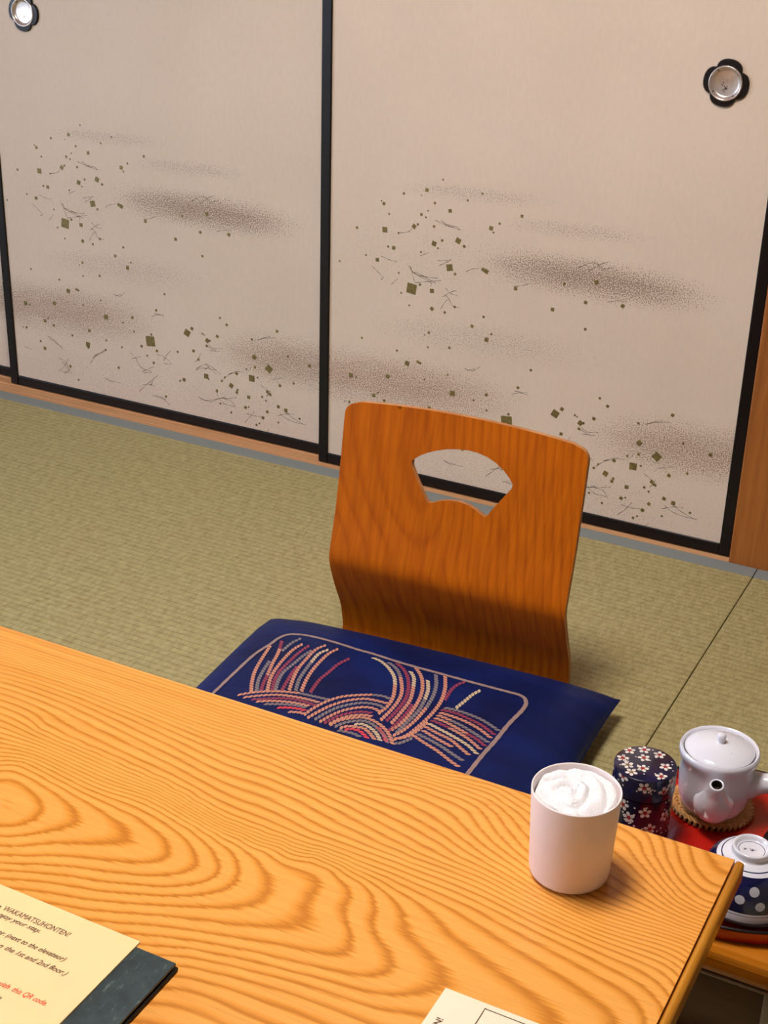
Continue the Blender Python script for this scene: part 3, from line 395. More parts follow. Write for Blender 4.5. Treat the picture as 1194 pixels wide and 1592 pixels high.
# ------------------------------------------------ floor chair
zc = empty('floor_chair', (-.022, -.70, 0), math.radians(2.0)); tag(zc, 'legless bent plywood floor chair with a fan-shaped hand hole in its back', 'floor chair')
pf = [(-.40, .0125), (-.06, .0125), (-.035, .0128), (-.015, .015), (.002, .021), (.013, .031), (.019, .043)]+[(y, z) for z, y in ZPROF[:-1]]+[(.016, .44), (.0185, .458), (.0205, .475)]
pf = [tuple(p) for p in smooth_path(pf, 5)]
PF = np.array(pf); SS = np.r_[0, np.cumsum(np.hypot(*np.diff(PF, axis=0).T))]
TN = np.gradient(PF, SS, axis=0); TN /= np.hypot(*TN.T)[:, None]
kb = int(np.argmax(PF[:, 1] > .05)); z2s = lambda z: float(np.interp(z, PF[kb:, 1], SS[kb:]))
HW = .2; s_top = z2s(.4555)
def arc_pts(cx, cs, r, a0, a1, n=8): return [(cx+r*math.cos(a), cs+r*math.sin(a)) for a in np.linspace(a0, a1, n)]
outer = [(-HW+.02, 0.02), (HW-.02, .02)]
outer = arc_pts(-HW+.03, .03, .03, math.pi, 1.5*math.pi)+arc_pts(HW-.03, .03, .03, 1.5*math.pi, 2*math.pi)
R0 = .020
outer += arc_pts(HW-R0, s_top-R0, R0, 0, math.pi/2*.93)
outer += [(x, s_top+.0125*(1-(x/HW)**2)) for x in np.linspace(HW-R0*1.3, -HW+R0*1.3, 25)]
outer += arc_pts(-HW+R0, s_top-R0, R0, math.pi/2*1.07, math.pi)
fan = [(a/1e4, z2s(b/1e4)) for a, b in FAN]
def inside(p, poly):
    c_ = False; n = len(poly)
    for i in range(n):
        x1, y1 = poly[i]; x2, y2 = poly[(i+1) % n]
        if (y1 > p[1]) != (y2 > p[1]) and p[0] < (x2-x1)*(p[1]-y1)/(y2-y1)+x1: c_ = not c_
    return c_
def dense(poly, step):
    out = []
    for i in range(len(poly)):
        a = np.array(poly[i]); b = np.array(poly[(i+1) % len(poly)]); n = max(1, int(np.linalg.norm(b-a)/step)); out += [tuple(a+(b-a)*t/n) for t in range(n)]
    return out
outer = dense(outer, .012); fan = dense(fan, .006)
pts = [Vector(p) for p in outer]+[Vector(p) for p in fan]; no, nf = len(outer), len(fan)
for x in np.arange(-HW+.01, HW, .012):
    for s in np.arange(.01, s_top+.01, .0085):
        if inside((x, s), outer) and not inside((x, s), fan) and min(math.hypot(x-a, s-b) for a, b in fan) > .004 and min(abs(abs(x)-HW), 9) > .006:
            if s > s_top-.03 and min(math.hypot(x-a, s-b) for a, b in outer) < .004: continue
            pts.append(Vector((x, s)))
edges = [(i, (i+1) % no) for i in range(no)]+[(no+i, no+(i+1) % nf) for i in range(nf)]
cv, ce, cf, *_ = delaunay_2d_cdt(pts, edges, [], 0, 1e-6)
tri = [f for f in cf if inside(tuple(sum((cv[i] for i in f), Vector((0, 0)))/3), outer) and not inside(tuple(sum((cv[i] for i in f), Vector((0, 0)))/3), fan)]
def bend(x, s, off):
    y = np.interp(s, SS, PF[:, 0]); z = np.interp(s, SS, PF[:, 1]); ty = np.interp(s, SS, TN[:, 0]); tz = np.interp(s, SS, TN[:, 1])
    return (x, y+tz*off, z-ty*off)
TK = .0108; nv = len(cv)
V = [bend(p.x, p.y, 0) for p in cv]+[bend(p.x, p.y, TK) for p in cv]
F = [f if (cv[f[1]]-cv[f[0]]).cross(cv[f[2]]-cv[f[0]]) > 0 else f[::-1] for f in tri]
from collections import Counter
ec = Counter(tuple(sorted((f[i], f[(i+1) % 3]))) for f in F for i in range(3))
side = [(f[(i+1) % 3], f[i], f[i]+nv, f[(i+1) % 3]+nv) for f in F for i in range(3) if ec[tuple(sorted((f[i], f[(i+1) % 3])))] == 1]
nF = len(F); F2 = F+[tuple(i+nv for i in f[::-1]) for f in F]+side
def zg(p):
    x, s = p.x, p.y; d = (s-s_top)
    c_ = (x+.035+.02*math.sin(s*9))
    return 30*math.sqrt(c_*c_+.0009+.0018*math.exp(-((s-.66)/.05)**2))*(1+.06*math.sin(s*3.1+1))+12*x+.5*math.sin(s*7+x*6)
ga = [zg(p)*1.6 for p in cv]*2
# the veneer's fibres run along the back: swap local axes through a generated coordinate, so feed a rotated copy
seat = mk('shell', V, F2, [M['zaisu'], M['ply_edge_highlight']], zc, smooth=True, attr=ga, midx=[0]*(2*nF)+[1]*len(side), sharp=40)
bv = seat.modifiers.new('bevel', 'BEVEL'); bv.width = .0012; bv.segments = 2; bv.limit_method = 'ANGLE'; bv.angle_limit = math.radians(60)
# ------------------------------------------------ floor cushion
CA, CB = .301, .266
def ct(s, t): return .038+.052*math.sqrt(max(0, (1-s**4)*(1-t**4)))
def ctop(a, b):
    a = abs(a/CA); b = abs(b/CB); return ct(min(1, a/(1+.04*b**4)), min(1, b/(1+.03*a**4)))
cu = empty('floor_cushion', (-.031, -.951, 0), math.radians(4.2)); tag(cu, 'thick navy floor cushion printed with knotted pink and grey ropes, lying on the floor chair', 'cushion')
N = 81; gs = np.sin(np.linspace(-1, 1, N)*math.pi/2); V = []; F = []
for top in (1, 0):
    for t in gs:
        for s in gs:
            ck = 1-.045*(abs(s)*t)**5 if (s < 0 and t > 0) else 1-.008*(abs(s*t))**8
            a = CA*s*(1+.04*t**4)*ck; b = CB*t*(1+.03*s**4)*ck; e = (1-s**4)*(1-t**4)
            wr = .0016*math.sin(26*(abs(s)-abs(t))+5*math.sin(3*s+t))*(abs(s)*abs(t))**3*max(e, 0)**.25+.0009*math.sin(9*s+4*t)*math.sin(7*t-3*s)*e
            if s*t > 0 and s < 0: wr *= .6
            z = .038+.052*math.sqrt(max(e, 0))+(wr if abs(s) > .72 or abs(t) > .8 else 0) if top else .038-.025*max(e, 0)**.28
            V.append((a, b, z))
for j in range(N-1):
    for i in range(N-1):
        q = j*N+i; F.append((q, q+1, q+N+1, q+N)); q += N*N; F.append((q, q+N, q+N+1, q+1))
cm = MB(); cm.add(V, F)
cover = mk('cover', cm.v, cm.f, [M['navy']]+[M['rope_'+c] for c in 'PGMCRB'], cu, smooth=True)
bm = bmesh.new(); bm.from_mesh(cover.data); bmesh.ops.remove_doubles(bm, verts=bm.verts, dist=1e-5); bm.to_mesh(cover.data); bm.free()
pm = MB(); LIFT = .0006
def strip(path, w0, mi, close=False):
    v = []; f = []
    for i, p in enumerate(path):
        t = np.array(path[min(i+1, len(path)-1)])-np.array(path[max(i-1, 0)]); t = t/(np.linalg.norm(t)+1e-9); nr = np.array([-t[1], t[0]])*w0/2*(1+.12*math.sin(i*2.3))
        for q in (p+nr, p-nr): v.append((q[0], q[1], ctop(*q)+LIFT))
    pm.add(v, [(2*i, 2*i+1, 2*i+3, 2*i+2) for i in range(len(path)-1)], mi)
bp = smooth_path([(BORDER[i]/1e4, BORDER[i+1]/1e4) for i in range(0, len(BORDER), 2)], 6)
strip(bp, .0062, 6)
def rope(path, mi, w0=.0064, pitch=.0072):
    P = np.array(path); L = np.r_[0, np.cumsum(np.hypot(*np.diff(P, axis=0).T))]
    n = max(1, int(round(L[-1]/pitch))); pt = L[-1]/n
    at = lambda s: np.array([np.interp(s, L, P[:, 0]), np.interp(s, L, P[:, 1])])
    sl = .42*pt
    for kx in range(n):
        c_ = (kx+.5)*pt; ring = []
        for a in np.linspace(0, 2*math.pi, 13)[:-1]:
            ca_, sa_ = math.cos(a), math.sin(a)
            u = (abs(ca_)**.6)*(1 if ca_ > 0 else -1)*pt*.44; v = (abs(sa_)**.6)*(1 if sa_ > 0 else -1)*w0/2
            u += sl*v/(w0/2)*.75; s = c_+u
            s_ = min(max(s, 0), L[-1]); base = at(s_); t = at(min(s_+.002, L[-1]))-at(max(s_-.002, 0)); t = t/(np.linalg.norm(t)+1e-9)
            q = base+t*(s-s_)+np.array([-t[1], t[0]])*v; ring.append((q[0], q[1], ctop(*q)+LIFT))
        pm.add(ring, [tuple(range(12))], mi)
for cc, fl in ROPES:
    path = smooth_path([(fl[i]/1e4, fl[i+1]/1e4) for i in range(0, len(fl), 2)], 6); rope(path, 'PGMCRB'.index(cc)+1)
# merge print into the cover
bm = bmesh.new(); bm.from_mesh(cover.data)
vs = [bm.verts.new(v) for v in pm.v]
for f, mi in zip(pm.f, pm.m):
    try:
        fc = bm.faces.new([vs[i] for i in f]); fc.material_index = mi
        fc.normal_update()
        if fc.normal.z < 0: fc.normal_flip()
    except ValueError: pass
bm.to_mesh(cover.data); bm.free()
# piping seam
sp = []
for a in np.linspace(0, 2*math.pi, 121)[:-1]:
    c_, s_ = math.cos(a), math.sin(a); k_ = max(abs(c_), abs(s_)); s, t = c_/k_, s_/k_
    ck = 1-.045*(abs(s)*t)**5 if (s < 0 and t > 0) else 1-.008*(abs(s*t))**8
    sp.append((CA*s*(1+.04*t**4)*ck, CB*t*(1+.03*s**4)*ck, .038))
sp.append(sp[0]); MB().tube(sp, .0016, 6).build('seam', M['navy'], cu, smooth=True)
# ------------------------------------------------ towel cup on the table
cp = empty('towel_cup', (.4498, -1.4506, TZ)); tag(cp, 'tall white cup on the table corner holding a rolled wet towel', 'cup')
pr = [(0, .0004), (.034, .0004), (.0372, .0014), (.0394, .004), (.0402, .008), (.0441, .0985), (.0440, .0996), (.0433, .1000), (.0426, .0996), (.0422, .0985), (.0386, .010), (.036, .0055), (0, .0045)]
MB().lathe(pr, 96).build('cup_body', M['plastic'], cp, smooth=True, sharp=60)
tw = empty('rolled_towel', (.4498, -1.4506, TZ)); tag(tw, 'white terry towel rolled and pushed into the tall white cup', 'towel')
V = []; F = []; NR, NA = 60, 160
def th(r, a):
    R0 = .0405; x, y = r*math.cos(a), r*math.sin(a)
    h = .1005-.005*(r/R0)**4
    rr_ = math.hypot(x+.006, (y+.003)*1.1); aa = math.atan2(y+.003, x+.006)
    ph = rr_/.0175+.22*math.sin(aa+.6)+.13*math.sin(3*aa+1.2)+.06*math.sin(x*190+y*120)+.1
    h += .0075*abs(math.cos(math.pi*ph))**.45-.0065
    h += .0045*math.exp(-((x-.010)**2+(y-.002)**2)/.00005)-.006*math.exp(-((x+.010)**2+(y-.001)**2)/.00002)
    h += .0010*math.sin(x*230+1.3)*math.sin(y*210+x*90)
    if r > .037: h -= .008*((r-.037)/.0035)**2
    return h
V.append((0, 0, th(0, 0)))
for i in range(1, NR+1):
    for j in range(NA):
        r = .0405*i/NR; a = 2*math.pi*j/NA; nz = rnd.uniform(-.00055, .00055); V.append((r*math.cos(a), r*math.sin(a), th(r, a)+nz))
for j in range(NA): F.append((0, 1+j, 1+(j+1) % NA))
for i in range(NR-1):
    for j in range(NA): a = 1+i*NA+j; b = 1+i*NA+(j+1) % NA; F.append((a, a+NA, b+NA, b))
nb = len(V); V += [(.0378*math.cos(2*math.pi*j/NA), .0378*math.sin(2*math.pi*j/NA), .012) for j in range(NA)]
o1 = 1+(NR-1)*NA
for j in range(NA): F.append((o1+j, nb+j, nb+(j+1) % NA, o1+(j+1) % NA))
F.append(tuple(range(nb, nb+NA))[::-1])
mk('towel_roll', V, F, M['towel'], tw, smooth=True)
# ------------------------------------------------ side stand, tray and tea things
st = empty('tea_stand', (.58, -1.08, 0)); tag(st, 'low varnished wooden side stand carrying the red tray', 'side stand')
sx0, sx1, sy0, sy1 = -.12, .34, -.197, .06
b = MB(); b.box(sx0, sx1, sy0, sy1, .116, .158); b.build('stand_top', M['stand_wood'], st, bevel=.015)
MB().box(sx0+.004, sx1-.004, sy0+.006, sy1-.006, .112, .1158).build('edge_highlight', M['pale_metal'], st, bevel=.001)  # pale strip stands in for the highlight on the top's lower edge
for ya in (sy0+.032, sy1-.065): MB().box(sx0+.012, sx1-.012, ya, ya+.02, .0, .1118).build('panel', M['stand_dark'], st)  # dark brown panels set back below the stand top
for lx, ly in ((.0515, sy0+.014), (sx1-.03, sy0+.014), (sx0+.01, sy1-.03), (sx1-.03, sy1-.03)):
    MB().box(lx, lx+.02, ly, ly+.014, .0, .1118).build('leg', M['pale_metal'], st, bevel=.002)
TCX, TCY = .550, -1.107
tr = empty('tray', (TCX, TCY, .158)); tag(tr, 'round red lacquer tray with a dark rim on the side stand', 'tray')
MB().lathe([(0, .0004), (.150, .0004), (.1560, .0025), (.1605, .0195), (.1598, .0203)], 128).lathe([(.1572, .0203), (.1555, .0180), (.1545, .0085), (.1520, .0072), (0, .0070)], 128).build('tray_body', M['red'], tr, smooth=True, sharp=50)
MB().lathe([(.1606, .0200), (.1614, .0210), (.1608, .0224), (.1590, .0228), (.1573, .0222), (.1566, .0208), (.1572, .0200)], 128, close=True).build('tray_rim', M['dark_lacquer'], tr, smooth=True)
TF = .1652
# tea caddy
def caddy_mark(mb, kind, a, b, s, mi, ry, base, R):
    """ellipse of radii s, ry at (a,b) on a cylinder side or flat top"""
    pass
KX, KY, KR = .4305, -1.1225, .0369
cd = empty('tea_caddy', (KX, KY, TF)); tag(cd, 'round tea caddy covered in navy paper with white plum blossoms', 'tea caddy')
ZS, ZT = .2305-TF, .2625-TF
bodyb = MB().lathe([(0, .0002), (KR-.001, .0002), (KR, .0012), (KR, ZS-.0018), (KR-.0012, ZS-.0010), (KR-.0012, ZS-.0001), (0, ZS-.0001)], 96)
lidb = MB().lathe([(0, ZS+.0003), (KR+.0006, ZS+.0003), (KR+.0012, ZS+.0010), (KR+.0008, ZT-.0022), (KR+.0003, ZT-.0008), (KR-.0012, ZT), (0, ZT)], 96)
def ell(mb, where, a, b, ra, rb, rot, mi, lift=.00025, N=14):
    """where 'T': a,b = x,y on lid top; 'S': a = angle, b = z on side"""
    for lv in (0,):
        ring = []
        for i in range(N):
            t = 2*math.pi*i/N; u = ra*math.cos(t); v = rb*math.sin(t); x = u*math.cos(rot)-v*math.sin(rot); y = u*math.sin(rot)+v*math.cos(rot)
            if where == 'T':
                X, Y = a+x, b+y
                if math.hypot(X, Y) > KR-.0013: f_ = (KR-.0013)/math.hypot(X, Y); X *= f_; Y *= f_
                ring.append((X, Y, ZT+lift))
            else:
                R = KR+(.0008 if b > ZS else 0)+lift; an = a+x/R; z = b+y
                z = min(max(z, ZS+.0015), ZT-.0025) if b > ZS else min(max(z, .0015), ZS-.0016)
                ring.append((R*math.cos(an), R*math.sin(an), z))
        mb.add(ring, [tuple(range(N))], mi)
def blossom(mb, where, a, b, s=.0044, mi_c=2):
    s *= 1.32
    ro = rnd.uniform(0, 6.28)
    for k5 in range(5):
        t = ro+k5*2*math.pi/5; dx, dy = s*.80*math.cos(t), s*.80*math.sin(t)
        if where == 'T': ell(mb, 'T', a+dx, b+dy, s*.46, s*.38, t, 1)
        else: ell(mb, 'S', a+dx/KR, b+dy, s*.46, s*.38, t, 1)
    ell(mb, where, a, b, s*.42, s*.42, 0, mi_c, .0004)
for x, y, c_ in ((-.0106, .0262, 2), (-.0278, -.0035, 2), (-.0054, .0095, 2), (.0000, -.0121, 2), (-.0094, -.0262, 3), (.0233, .0042, 2), (.0250, -.0175, 2), (.0090, .0250, 2), (-.0180, -.0140, 3), (-.026, .016, 2)):
    blossom(lidb, 'T', x, y, .0046, c_)
for _ in range(34):
    r_, a_ = .034*math.sqrt(rnd.random()), rnd.uniform(0, 6.28); ell(lidb, 'T', r_*math.cos(a_), r_*math.sin(a_), .0011, .0009, 0, 1)
fix_l = [(-2.026, .2593), (-1.274, .2528), (-.597, .2447), (-.26, .2545)]; fix_b = [(-1.153, .2165), (-1.662, .2056), (-.382, .2064), (-.933, .1930), (-1.911, .2200), (-1.40, .1850)]
for a_, z_ in fix_l: blossom(lidb, 'S', a_, z_-TF, .0048)
for a_, z_ in fix_b: blossom(bodyb, 'S', a_, z_-TF, .0048)
a_ = .15
while a_ < 3.9: blossom(lidb, 'S', a_, rnd.uniform(ZS+.006, ZT-.007), .0046); blossom(bodyb, 'S', a_+.2, .045+rnd.uniform(-.01, .01), .0048); blossom(bodyb, 'S', a_+.05, .018+rnd.uniform(-.008, .008), .0048); a_ += .55
for _ in range(55): ell(lidb, 'S', rnd.uniform(0, 6.28), rnd.uniform(ZS+.003, ZT-.004), .0011, .0010, 0, 1)
for _ in range(90): ell(bodyb, 'S', rnd.uniform(0, 6.28), rnd.uniform(.003, ZS-.003), .0013, .0012, 0, 1)
pmats = [M['tin'], M['petal'], M['plum_red'], M['plum_gold']]
def outward(o, c=(0, 0)):
    bm = bmesh.new(); bm.from_mesh(o.data)
    for f in bm.faces:
        if f.material_index:
            ce_ = f.calc_center_median(); nn = Vector((ce_.x, ce_.y, 0)) if abs(f.normal.z) < .7 else Vector((0, 0, 1))
            if f.normal.dot(nn) < 0: f.normal_flip()
    bm.to_mesh(o.data); bm.free()
for nm, mb_ in (('caddy_body', bodyb), ('caddy_lid', lidb)):
    o = mk(nm, mb_.v, mb_.f, pmats, cd, smooth=False, midx=mb_.m); outward(o)
    for p_ in o.data.polygons:
        if p_.material_index == 0: p_.use_smooth = True
    o.data.set_sharp_from_angle(angle=math.radians(35))
# rattan coaster
co = empty('woven_coaster', (.4985, -1.034, TF)); tag(co, 'round braided rattan coaster under the white teapot', 'coaster')
b = MB(); b.lathe([(0, .0008), (.048, .0008), (.0485, .003), (.047, .0052), (0, .0054)], 72, mi=1)  # base disc coloured dark as painted shade in the gaps between strands
for ring_r, nn, dr, zz, sl in ((.0470, 40, .0050, .0066, 1), (.0400, 36, .0048, .0080, -1), (.0325, 30, .0046, .0080, 1)):
    for i in range(nn):
        a0 = 2*math.pi*i/nn; da = 2*math.pi/nn*1.25
        p = []
        for t in np.linspace(-1, 1, 7):
            r_ = ring_r+dr*t*sl*.85; an = a0+da*t; p.append((r_*math.cos(an), r_*math.sin(an), zz+.0016*(1-t*t)-.0004))
        b.tube(p, [.0008, .0016, .0021, .0022, .0021, .0016, .0008], 8)
for i in range(44):
    a0 = 2*math.pi*i/44; p = [((.0492+.0022*math.cos(t))*math.cos(a0+.05*t/3), (.0492+.0022*math.cos(t))*math.sin(a0+.05*t/3), .0042+.0032*math.sin(t)) for t in np.linspace(-1.3, 1.5, 7)]
    b.tube(p, [.0010, .0019, .0023, .0023, .0022, .0017, .0009], 8)
b.build('braid', [M['rattan'], M['stand_dark']], co, smooth=True, sharp=70)
# teapot
PX, PY_, PZ_ = .5000, -1.0435, .1745
tp = empty('teapot', (PX, PY_, PZ_)); tag(tp, 'small white porcelain side-handled teapot with a knobbed lid on a rattan coaster', 'teapot')
H = .2625-PZ_
pr = [(0, .0003), (.030, .0003), (.0345, .002), (.0392, .008), (.0428, .017), (.0448, .030), (.0455, .045), (.0456, .062), (.0460, .070), (.0478, .0755), (.0490, .080), (.0492, .0840), (.0486, H-.0018), (.0472, H), (.0455, H-.0008), (.0438, H-.0035), (.0430, H-.006), (.0405, H-.008), (.0405, .06), (.036, .012), (0, .008)]
MB().lathe(pr, 96).build('pot_body', M['porcelain'], tp, smooth=True, sharp=70)
lz = H-.0048
ld = MB().lathe([(0, lz), (.038, lz), (.0422, lz+.0006), (.0428, lz+.0018), (.0424, lz+.0030), (.036, lz+.0062), (.025, lz+.0098), (.012, lz+.0120), (0, lz+.0125)], 96)
lo_ = ld.build('lid', M['porcelain'], tp, smooth=True, sharp=70)
MB().lathe([(.0075, lz+.0112), (.0054, lz+.0125), (.0050, lz+.0145), (.0054, lz+.0175), (.0057, lz+.0205), (.0053, lz+.0232), (.0036, lz+.0246), (0, lz+.0249)], 32).build('knob', M['porcelain'], lo_, smooth=True)
hx, hy = .0175, -.0145; hb = MB().lathe([(0, lz+.0116), (.0013, lz+.0114), (.0013, lz+.0095), (0, lz+.0095)], 14); hb.v = [(x+hx, y+hy, z-.0018+.0004) for x, y, z in hb.v]; hb.build('steam_hole', M['hole'], lo_)
sa = math.radians(-76.5); sd = Vector((math.cos(sa), math.sin(sa), 0))
P0 = sd*.034+Vector((0, 0, .030)); P3 = sd*.0655+Vector((0, 0, .0765))
path = [P0, P0+sd*.010+Vector((0, 0, .004)), P0+sd*.0175+Vector((0, 0, .012)), P0+sd*.0225+Vector((0, 0, .022)), P0+sd*.0265+Vector((0, 0, .033)), P3]
path = [Vector(p) for p in smooth_path([tuple(p) for p in path], 5)]
nn = len(path); rads = [float(np.interp(i/(nn-1), [0, .2, .45, .75, 1], [.0255, .0238, .0180, .0118, .0086])) for i in range(nn)]
s = MB(); s.tube(path, rads, 32, caps=False); base = len(s.v)-32
tdir = (path[-1]-path[-2]).normalized()
cen = path[-1]
ri = []
for sc_, off in ((.96, .0006), (.86, .0009), (.76, .0004), (.70, -.004), (.66, -.010)):
    for i in range(32):
        q = Vector(s.v[base+i])-cen; ri.append(tuple(cen+q*sc_+tdir*off))
n0 = len(s.v); s.v += ri
for j in range(5):
    for i in range(32):
        a = (base if j == 0 else n0+(j-1)*32)+i; b_ = (base if j == 0 else n0+(j-1)*32)+(i+1) % 32; c_ = n0+j*32+(i+1) % 32; d_ = n0+j*32+i
        s.f.append((a, b_, c_, d_)); s.m.append(0 if j < 3 else 1)
s.f.append(tuple(range(n0+4*32, n0+5*32))); s.m.append(1)
s.build('spout', [M['porcelain'], M['hole']], tp, smooth=True, sharp=60)
ha = math.radians(8); hd = Vector((math.cos(ha), math.sin(ha), 0)); h0 = hd*.036+Vector((0, 0, .043))
path = [h0+hd*t+Vector((0, 0, t*.26)) for t in (0, .008, .014, .022, .032, .045, .060, .076, .084)]
rads = [.0215, .0185, .0150, .0128, .0120, .0122, .0130, .0142, .0146]
s = MB(); s.tube(path, rads, 32, caps=False); base = len(s.v)-32; cen = path[-1]; n0 = len(s.v); ri = []
for sc_, off in ((.95, .0012), (.82, .0010), (.74, -.003), (.66, -.03)):
    for i in range(32):
        q = Vector(s.v[base+i])-cen; ri.append(tuple(cen+q*sc_+hd*off))
s.v += ri
for j in range(4):
    for i in range(32):
        p0 = base if j == 0 else n0+(j-1)*32; s.f.append((p0+i, p0+(i+1) % 32, n0+j*32+(i+1) % 32, n0+j*32+i)); s.m.append(0)
s.f.append(tuple(range(n0+3*32, n0+4*32))); s.m.append(0)
s.build('handle', M['porcelain'], tp, smooth=True, sharp=60)
# tea bowls upside down on dark saucers
def saucer(x, y, label):
    t = empty('saucer', (x, y, TF)); tag(t, label, 'saucer', 'dark saucers on the red tray')
    MB().lathe([(0, .0003), (.026, .0003), (.030, .0015), (.034, .0070), (.050, .0090), (.0594, .0128), (.0606, .0146), (.0596, .0160), (.048, .0128), (.030, .0108), (0, .0105)], 96).build('dish', M['dark_lacquer'], t, smooth=True, sharp=60); return t
def bowl(x, y, rz, label, full=True):
    t = empty('tea_bowl', (x, y, TF+.0135), rz); tag(t, label, 'tea bowl', 'upturned tea bowls on the red tray')
    # profile from the rim up (upside down)
    P = [(.0555, .0), (.0560, .0015), (.0555, .010), (.0538, .022), (.0505, .034), (.0450, .0450), (.0365, .0520), (.0270, .0558), (.0232, .0570), (.0218, .0590)]
    R = lambda z: float(np.interp(z, [p[1] for p in P], [p[0] for p in P]))
    b = MB(); fine = [tuple(p) for p in smooth_path(P, 6)]
    zones = [(0, .0098, 1), (.0098, .0105, 2), (.0105, .0130, 1), (.0130, .0510, 0), (.0510, .0535, 1), (.0535, .0541, 2), (.0541, .07, 1)]
    cuts = sorted(set([z for z_ in zones for z in z_[:2] if 0 < z < .058]))
    fz = sorted(fine+[(float(np.interp(z, [p[1] for p in fine], [p[0] for p in fine])), z) for z in cuts], key=lambda p: p[1])
    for p, q in zip(fz, fz[1:]):
        if q[1]-p[1] < 1e-7: continue
        zm = (p[1]+q[1])/2; mi = [m for a, c, m in zones if a <= zm < c][0]; b.lathe([p, q], 96, mi=mi)
    body_end = fz[-1]
    b.lathe([body_end, (.0222, .0625), (.0224, .0650), (.0216, .0664), (.0202, .0668), (.0188, .0660), (.0176, .0630), (.0168, .0612)], 96, mi=1)
    b.lathe([(.0168, .0612), (.0150, .0608)], 96, mi=1); b.lathe([(.0150, .0608), (.0142, .0607)], 96, mi=2); b.lathe([(.0142, .0607), (0, .0606)], 96, mi=1)
    b.lathe([(.0555, 0), (.0545, -.0008), (.0532, .0005), (.0528, .010), (.0505, .022), (.046, .033), (.034, .046), (0, .052)], 96, mi=1)
    bb = b.build('bowl_body', [M['navy_glaze'], M['porcelain'], M['blue_line']], t, smooth=True)
    bm = bmesh.new(); bm.from_mesh(bb.data); bmesh.ops.remove_doubles(bm, verts=bm.verts, dist=1e-6); bmesh.ops.recalc_face_normals(bm, faces=bm.faces); bm.to_mesh(bb.data); bm.free()
    fr_ = [p[0] for p in fine]; fzz = [p[1] for p in fine]
    def spot(a, z, r):
        d = MB()
        ring = []
        for i in range(20):
            th_ = 2*math.pi*i/20; zz = z+r*math.sin(th_)*.93; R = float(np.interp(zz, fzz, fr_))+.0003; an = a+r*math.cos(th_)/R; ring.append((R*math.cos(an), R*math.sin(an), zz))
        cR = float(np.interp(z, fzz, fr_))+.0004; d.add(ring+[(cR*math.cos(a), cR*math.sin(a), z)], [(i, (i+1) % 20, 20) for i in range(20)])
        d.build('dot', M['dot'], t, smooth=True)
    for k3 in range(5):
        o3 = math.radians(72*k3)
        spot(o3+math.radians(-68.8), .0395, .0056); spot(o3+math.radians(-85.5), .0290, .0056); spot(o3+math.radians(-60.5), .0235, .0056)
    mk_ = MB()
    for (x1, y1), (x2, y2) in (((-.009, -.001), (-.006, -.003)), ((-.0085, -.004), (-.0055, -.0005)), ((-.003, .0015), (0, -.0005)), ((.0005, .002), (.002, -.002)), ((.002, .0005), (.005, .0015)), ((-.001, -.0025), (.003, -.001))):
        dx, dy = x2-x1, y2-y1; L = math.hypot(dx, dy); nx, ny = -dy/L*.0004, dx/L*.0004
        mk_.add([(x1+nx, y1+ny, .0609), (x1-nx, y1-ny, .0609), (x2-nx, y2-ny, .0609), (x2+nx, y2+ny, .0609)], [(0, 1, 2, 3)])
    mk_.build('foot_mark', M['blue_line'], t)
saucer(.5812, -1.1925, 'dark saucer under the polka-dot tea bowl nearest the table')
bowl(.5812, -1.1925, 0, 'navy tea bowl with white dots, upside down beside the table corner')
saucer(.6350, -1.0800, 'dark saucer at the right edge behind the nearer tea bowl')
bowl(.6380, -1.0800, 1.0, 'second upturned tea bowl, mostly cut off at the right edge')
# ------------------------------------------------ writing
def text_mesh(body, size, sx=1.0, shear=0.0, bold=.0):
    c = bpy.data.curves.new('t', 'FONT'); c.body = body; c.size = size; c.shear = shear; c.offset = bold; c.resolution_u = 3
    o = bpy.data.objects.new('t', c); COL.objects.link(o); dg = bpy.context.evaluated_depsgraph_get(); me = bpy.data.meshes.new_from_object(o.evaluated_get(dg))
    v = np.array([x.co[:] for x in me.vertices]); f = [tuple(p.vertices) for p in me.polygons]
    bpy.data.objects.remove(o); bpy.data.curves.remove(c); bpy.data.meshes.remove(me); v[:, 0] *= sx; return v, f
def write(mb, body, size, end, ang, width=None, mi=1, z=0, shear=.25, bold=.00005):
    v, f = text_mesh(body, size, 1, shear, bold); w_ = v[:, 0].max()
    if width: v[:, 0] *= width/(v[:, 0].max()-v[:, 0].min())
    v[:, 0] -= v[:, 0].max(); c_, s_ = math.cos(ang), math.sin(ang)
    P = [(end[0]+c_*x-s_*y, end[1]+s_*x+c_*y, z) for x, y, _ in v]; mb.add(P, f, mi)
fo = empty('menu_folder', (0, 0, TZ)); tag(fo, 'dark green leather folder lying on the table at lower left', 'folder')
MB().box(-.42, .1905, -2.07, -1.7545, .0003, .0045).build('back_cover', M['black'], fo, bevel=.001)  # lower cover, blackened to stand in for the dark cast shadow
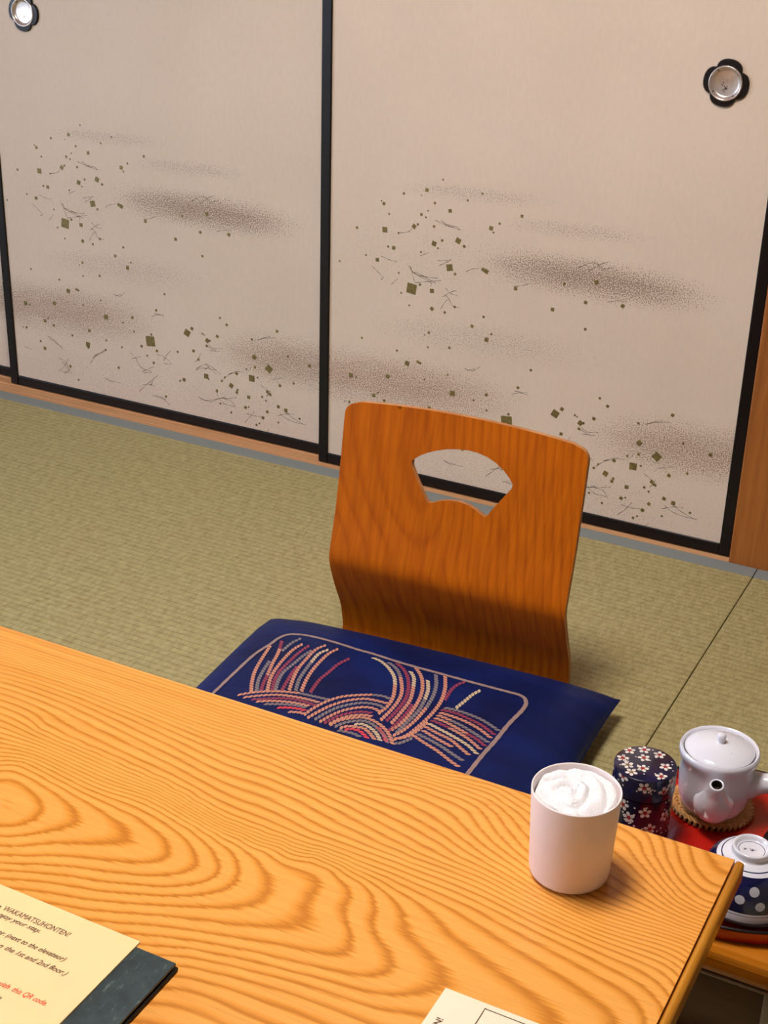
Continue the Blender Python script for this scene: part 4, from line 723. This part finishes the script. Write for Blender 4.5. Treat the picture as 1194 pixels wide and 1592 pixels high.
MB().box(-.42, .1893, -2.07, -1.7559, .0068, .0098).build('front_cover', M['leather'], fo, bevel=.0009)
MB().box(-.42, .1700, -2.06, -1.7640, .0046, .0067).build('pages', M['black'], fo)
sh = MB(); sz = TZ+.0122; sh.box(-.40, .1463, -2.02, -1.7508, TZ+.0100, sz-.0002)
zt = sz+.00012
write(sh, 'WAKAMATSUHONTEN!', .0094, (.0853, -1.7785), 0, .0764, 1, zt, .12, 0)
write(sh, 'to', .0086, (.0055, -1.7785), 0, None, 1, zt, .3)
write(sh, 'enjoy your stay.', .0080, (.0590, -1.7868), 0, .0520, 1, zt, .35)
write(sh, 'floor.', .0084, (.0335, -1.8054), 0, None, 1, zt, .35)
write(sh, '(next to the elevateor)', .0084, (.1022, -1.8054), 0, .0665, 1, zt, .35)
write(sh, 'on', .0084, (.0425, -1.8190), 0, None, 1, zt, .35)
write(sh, 'the 1st and 2nd floor.)', .0084, (.1147, -1.8190), 0, .0690, 1, zt, .35)
write(sh, 'with', .0084, (.0815, -1.8562), 0, None, 2, zt, .35)
write(sh, 'this QR code.', .0084, (.1224, -1.8562), 0, .0372, 2, zt, .35)
write(sh, 'in', .0084, (.0840, -1.8700), 0, None, 1, zt, .35)
so = sh.build('printed_sheet', [M['sheet'], M['ink'], M['red_ink']]); tag(so, 'cream laminated sheet with slanted brown and red writing, lying on the green folder', 'printed sheet')
ca = MB(); ca.box(.4115, .585, -1.95, -1.6578, TZ+.0003, TZ+.0010, 0)
cz = TZ+.00112
write(ca, 'WAKAMATSUHONTEN!', .0088, (.4262, -1.6935), math.pi/2, None, 1, cz, 0, .0002)
for x0, x1, y0, y1 in ((.4523, .575, -1.6648, -1.6638), (.4523, .4533, -1.93, -1.6638)): ca.add([(x0, y0, cz), (x1, y0, cz), (x1, y1, cz), (x0, y1, cz)], [(0, 1, 2, 3)], 1)
caro = ca.build('paper_card', [M['card'], M['ink']]); tag(caro, 'ivory paper card with a thin ruled frame at the bottom edge of the photo', 'card')
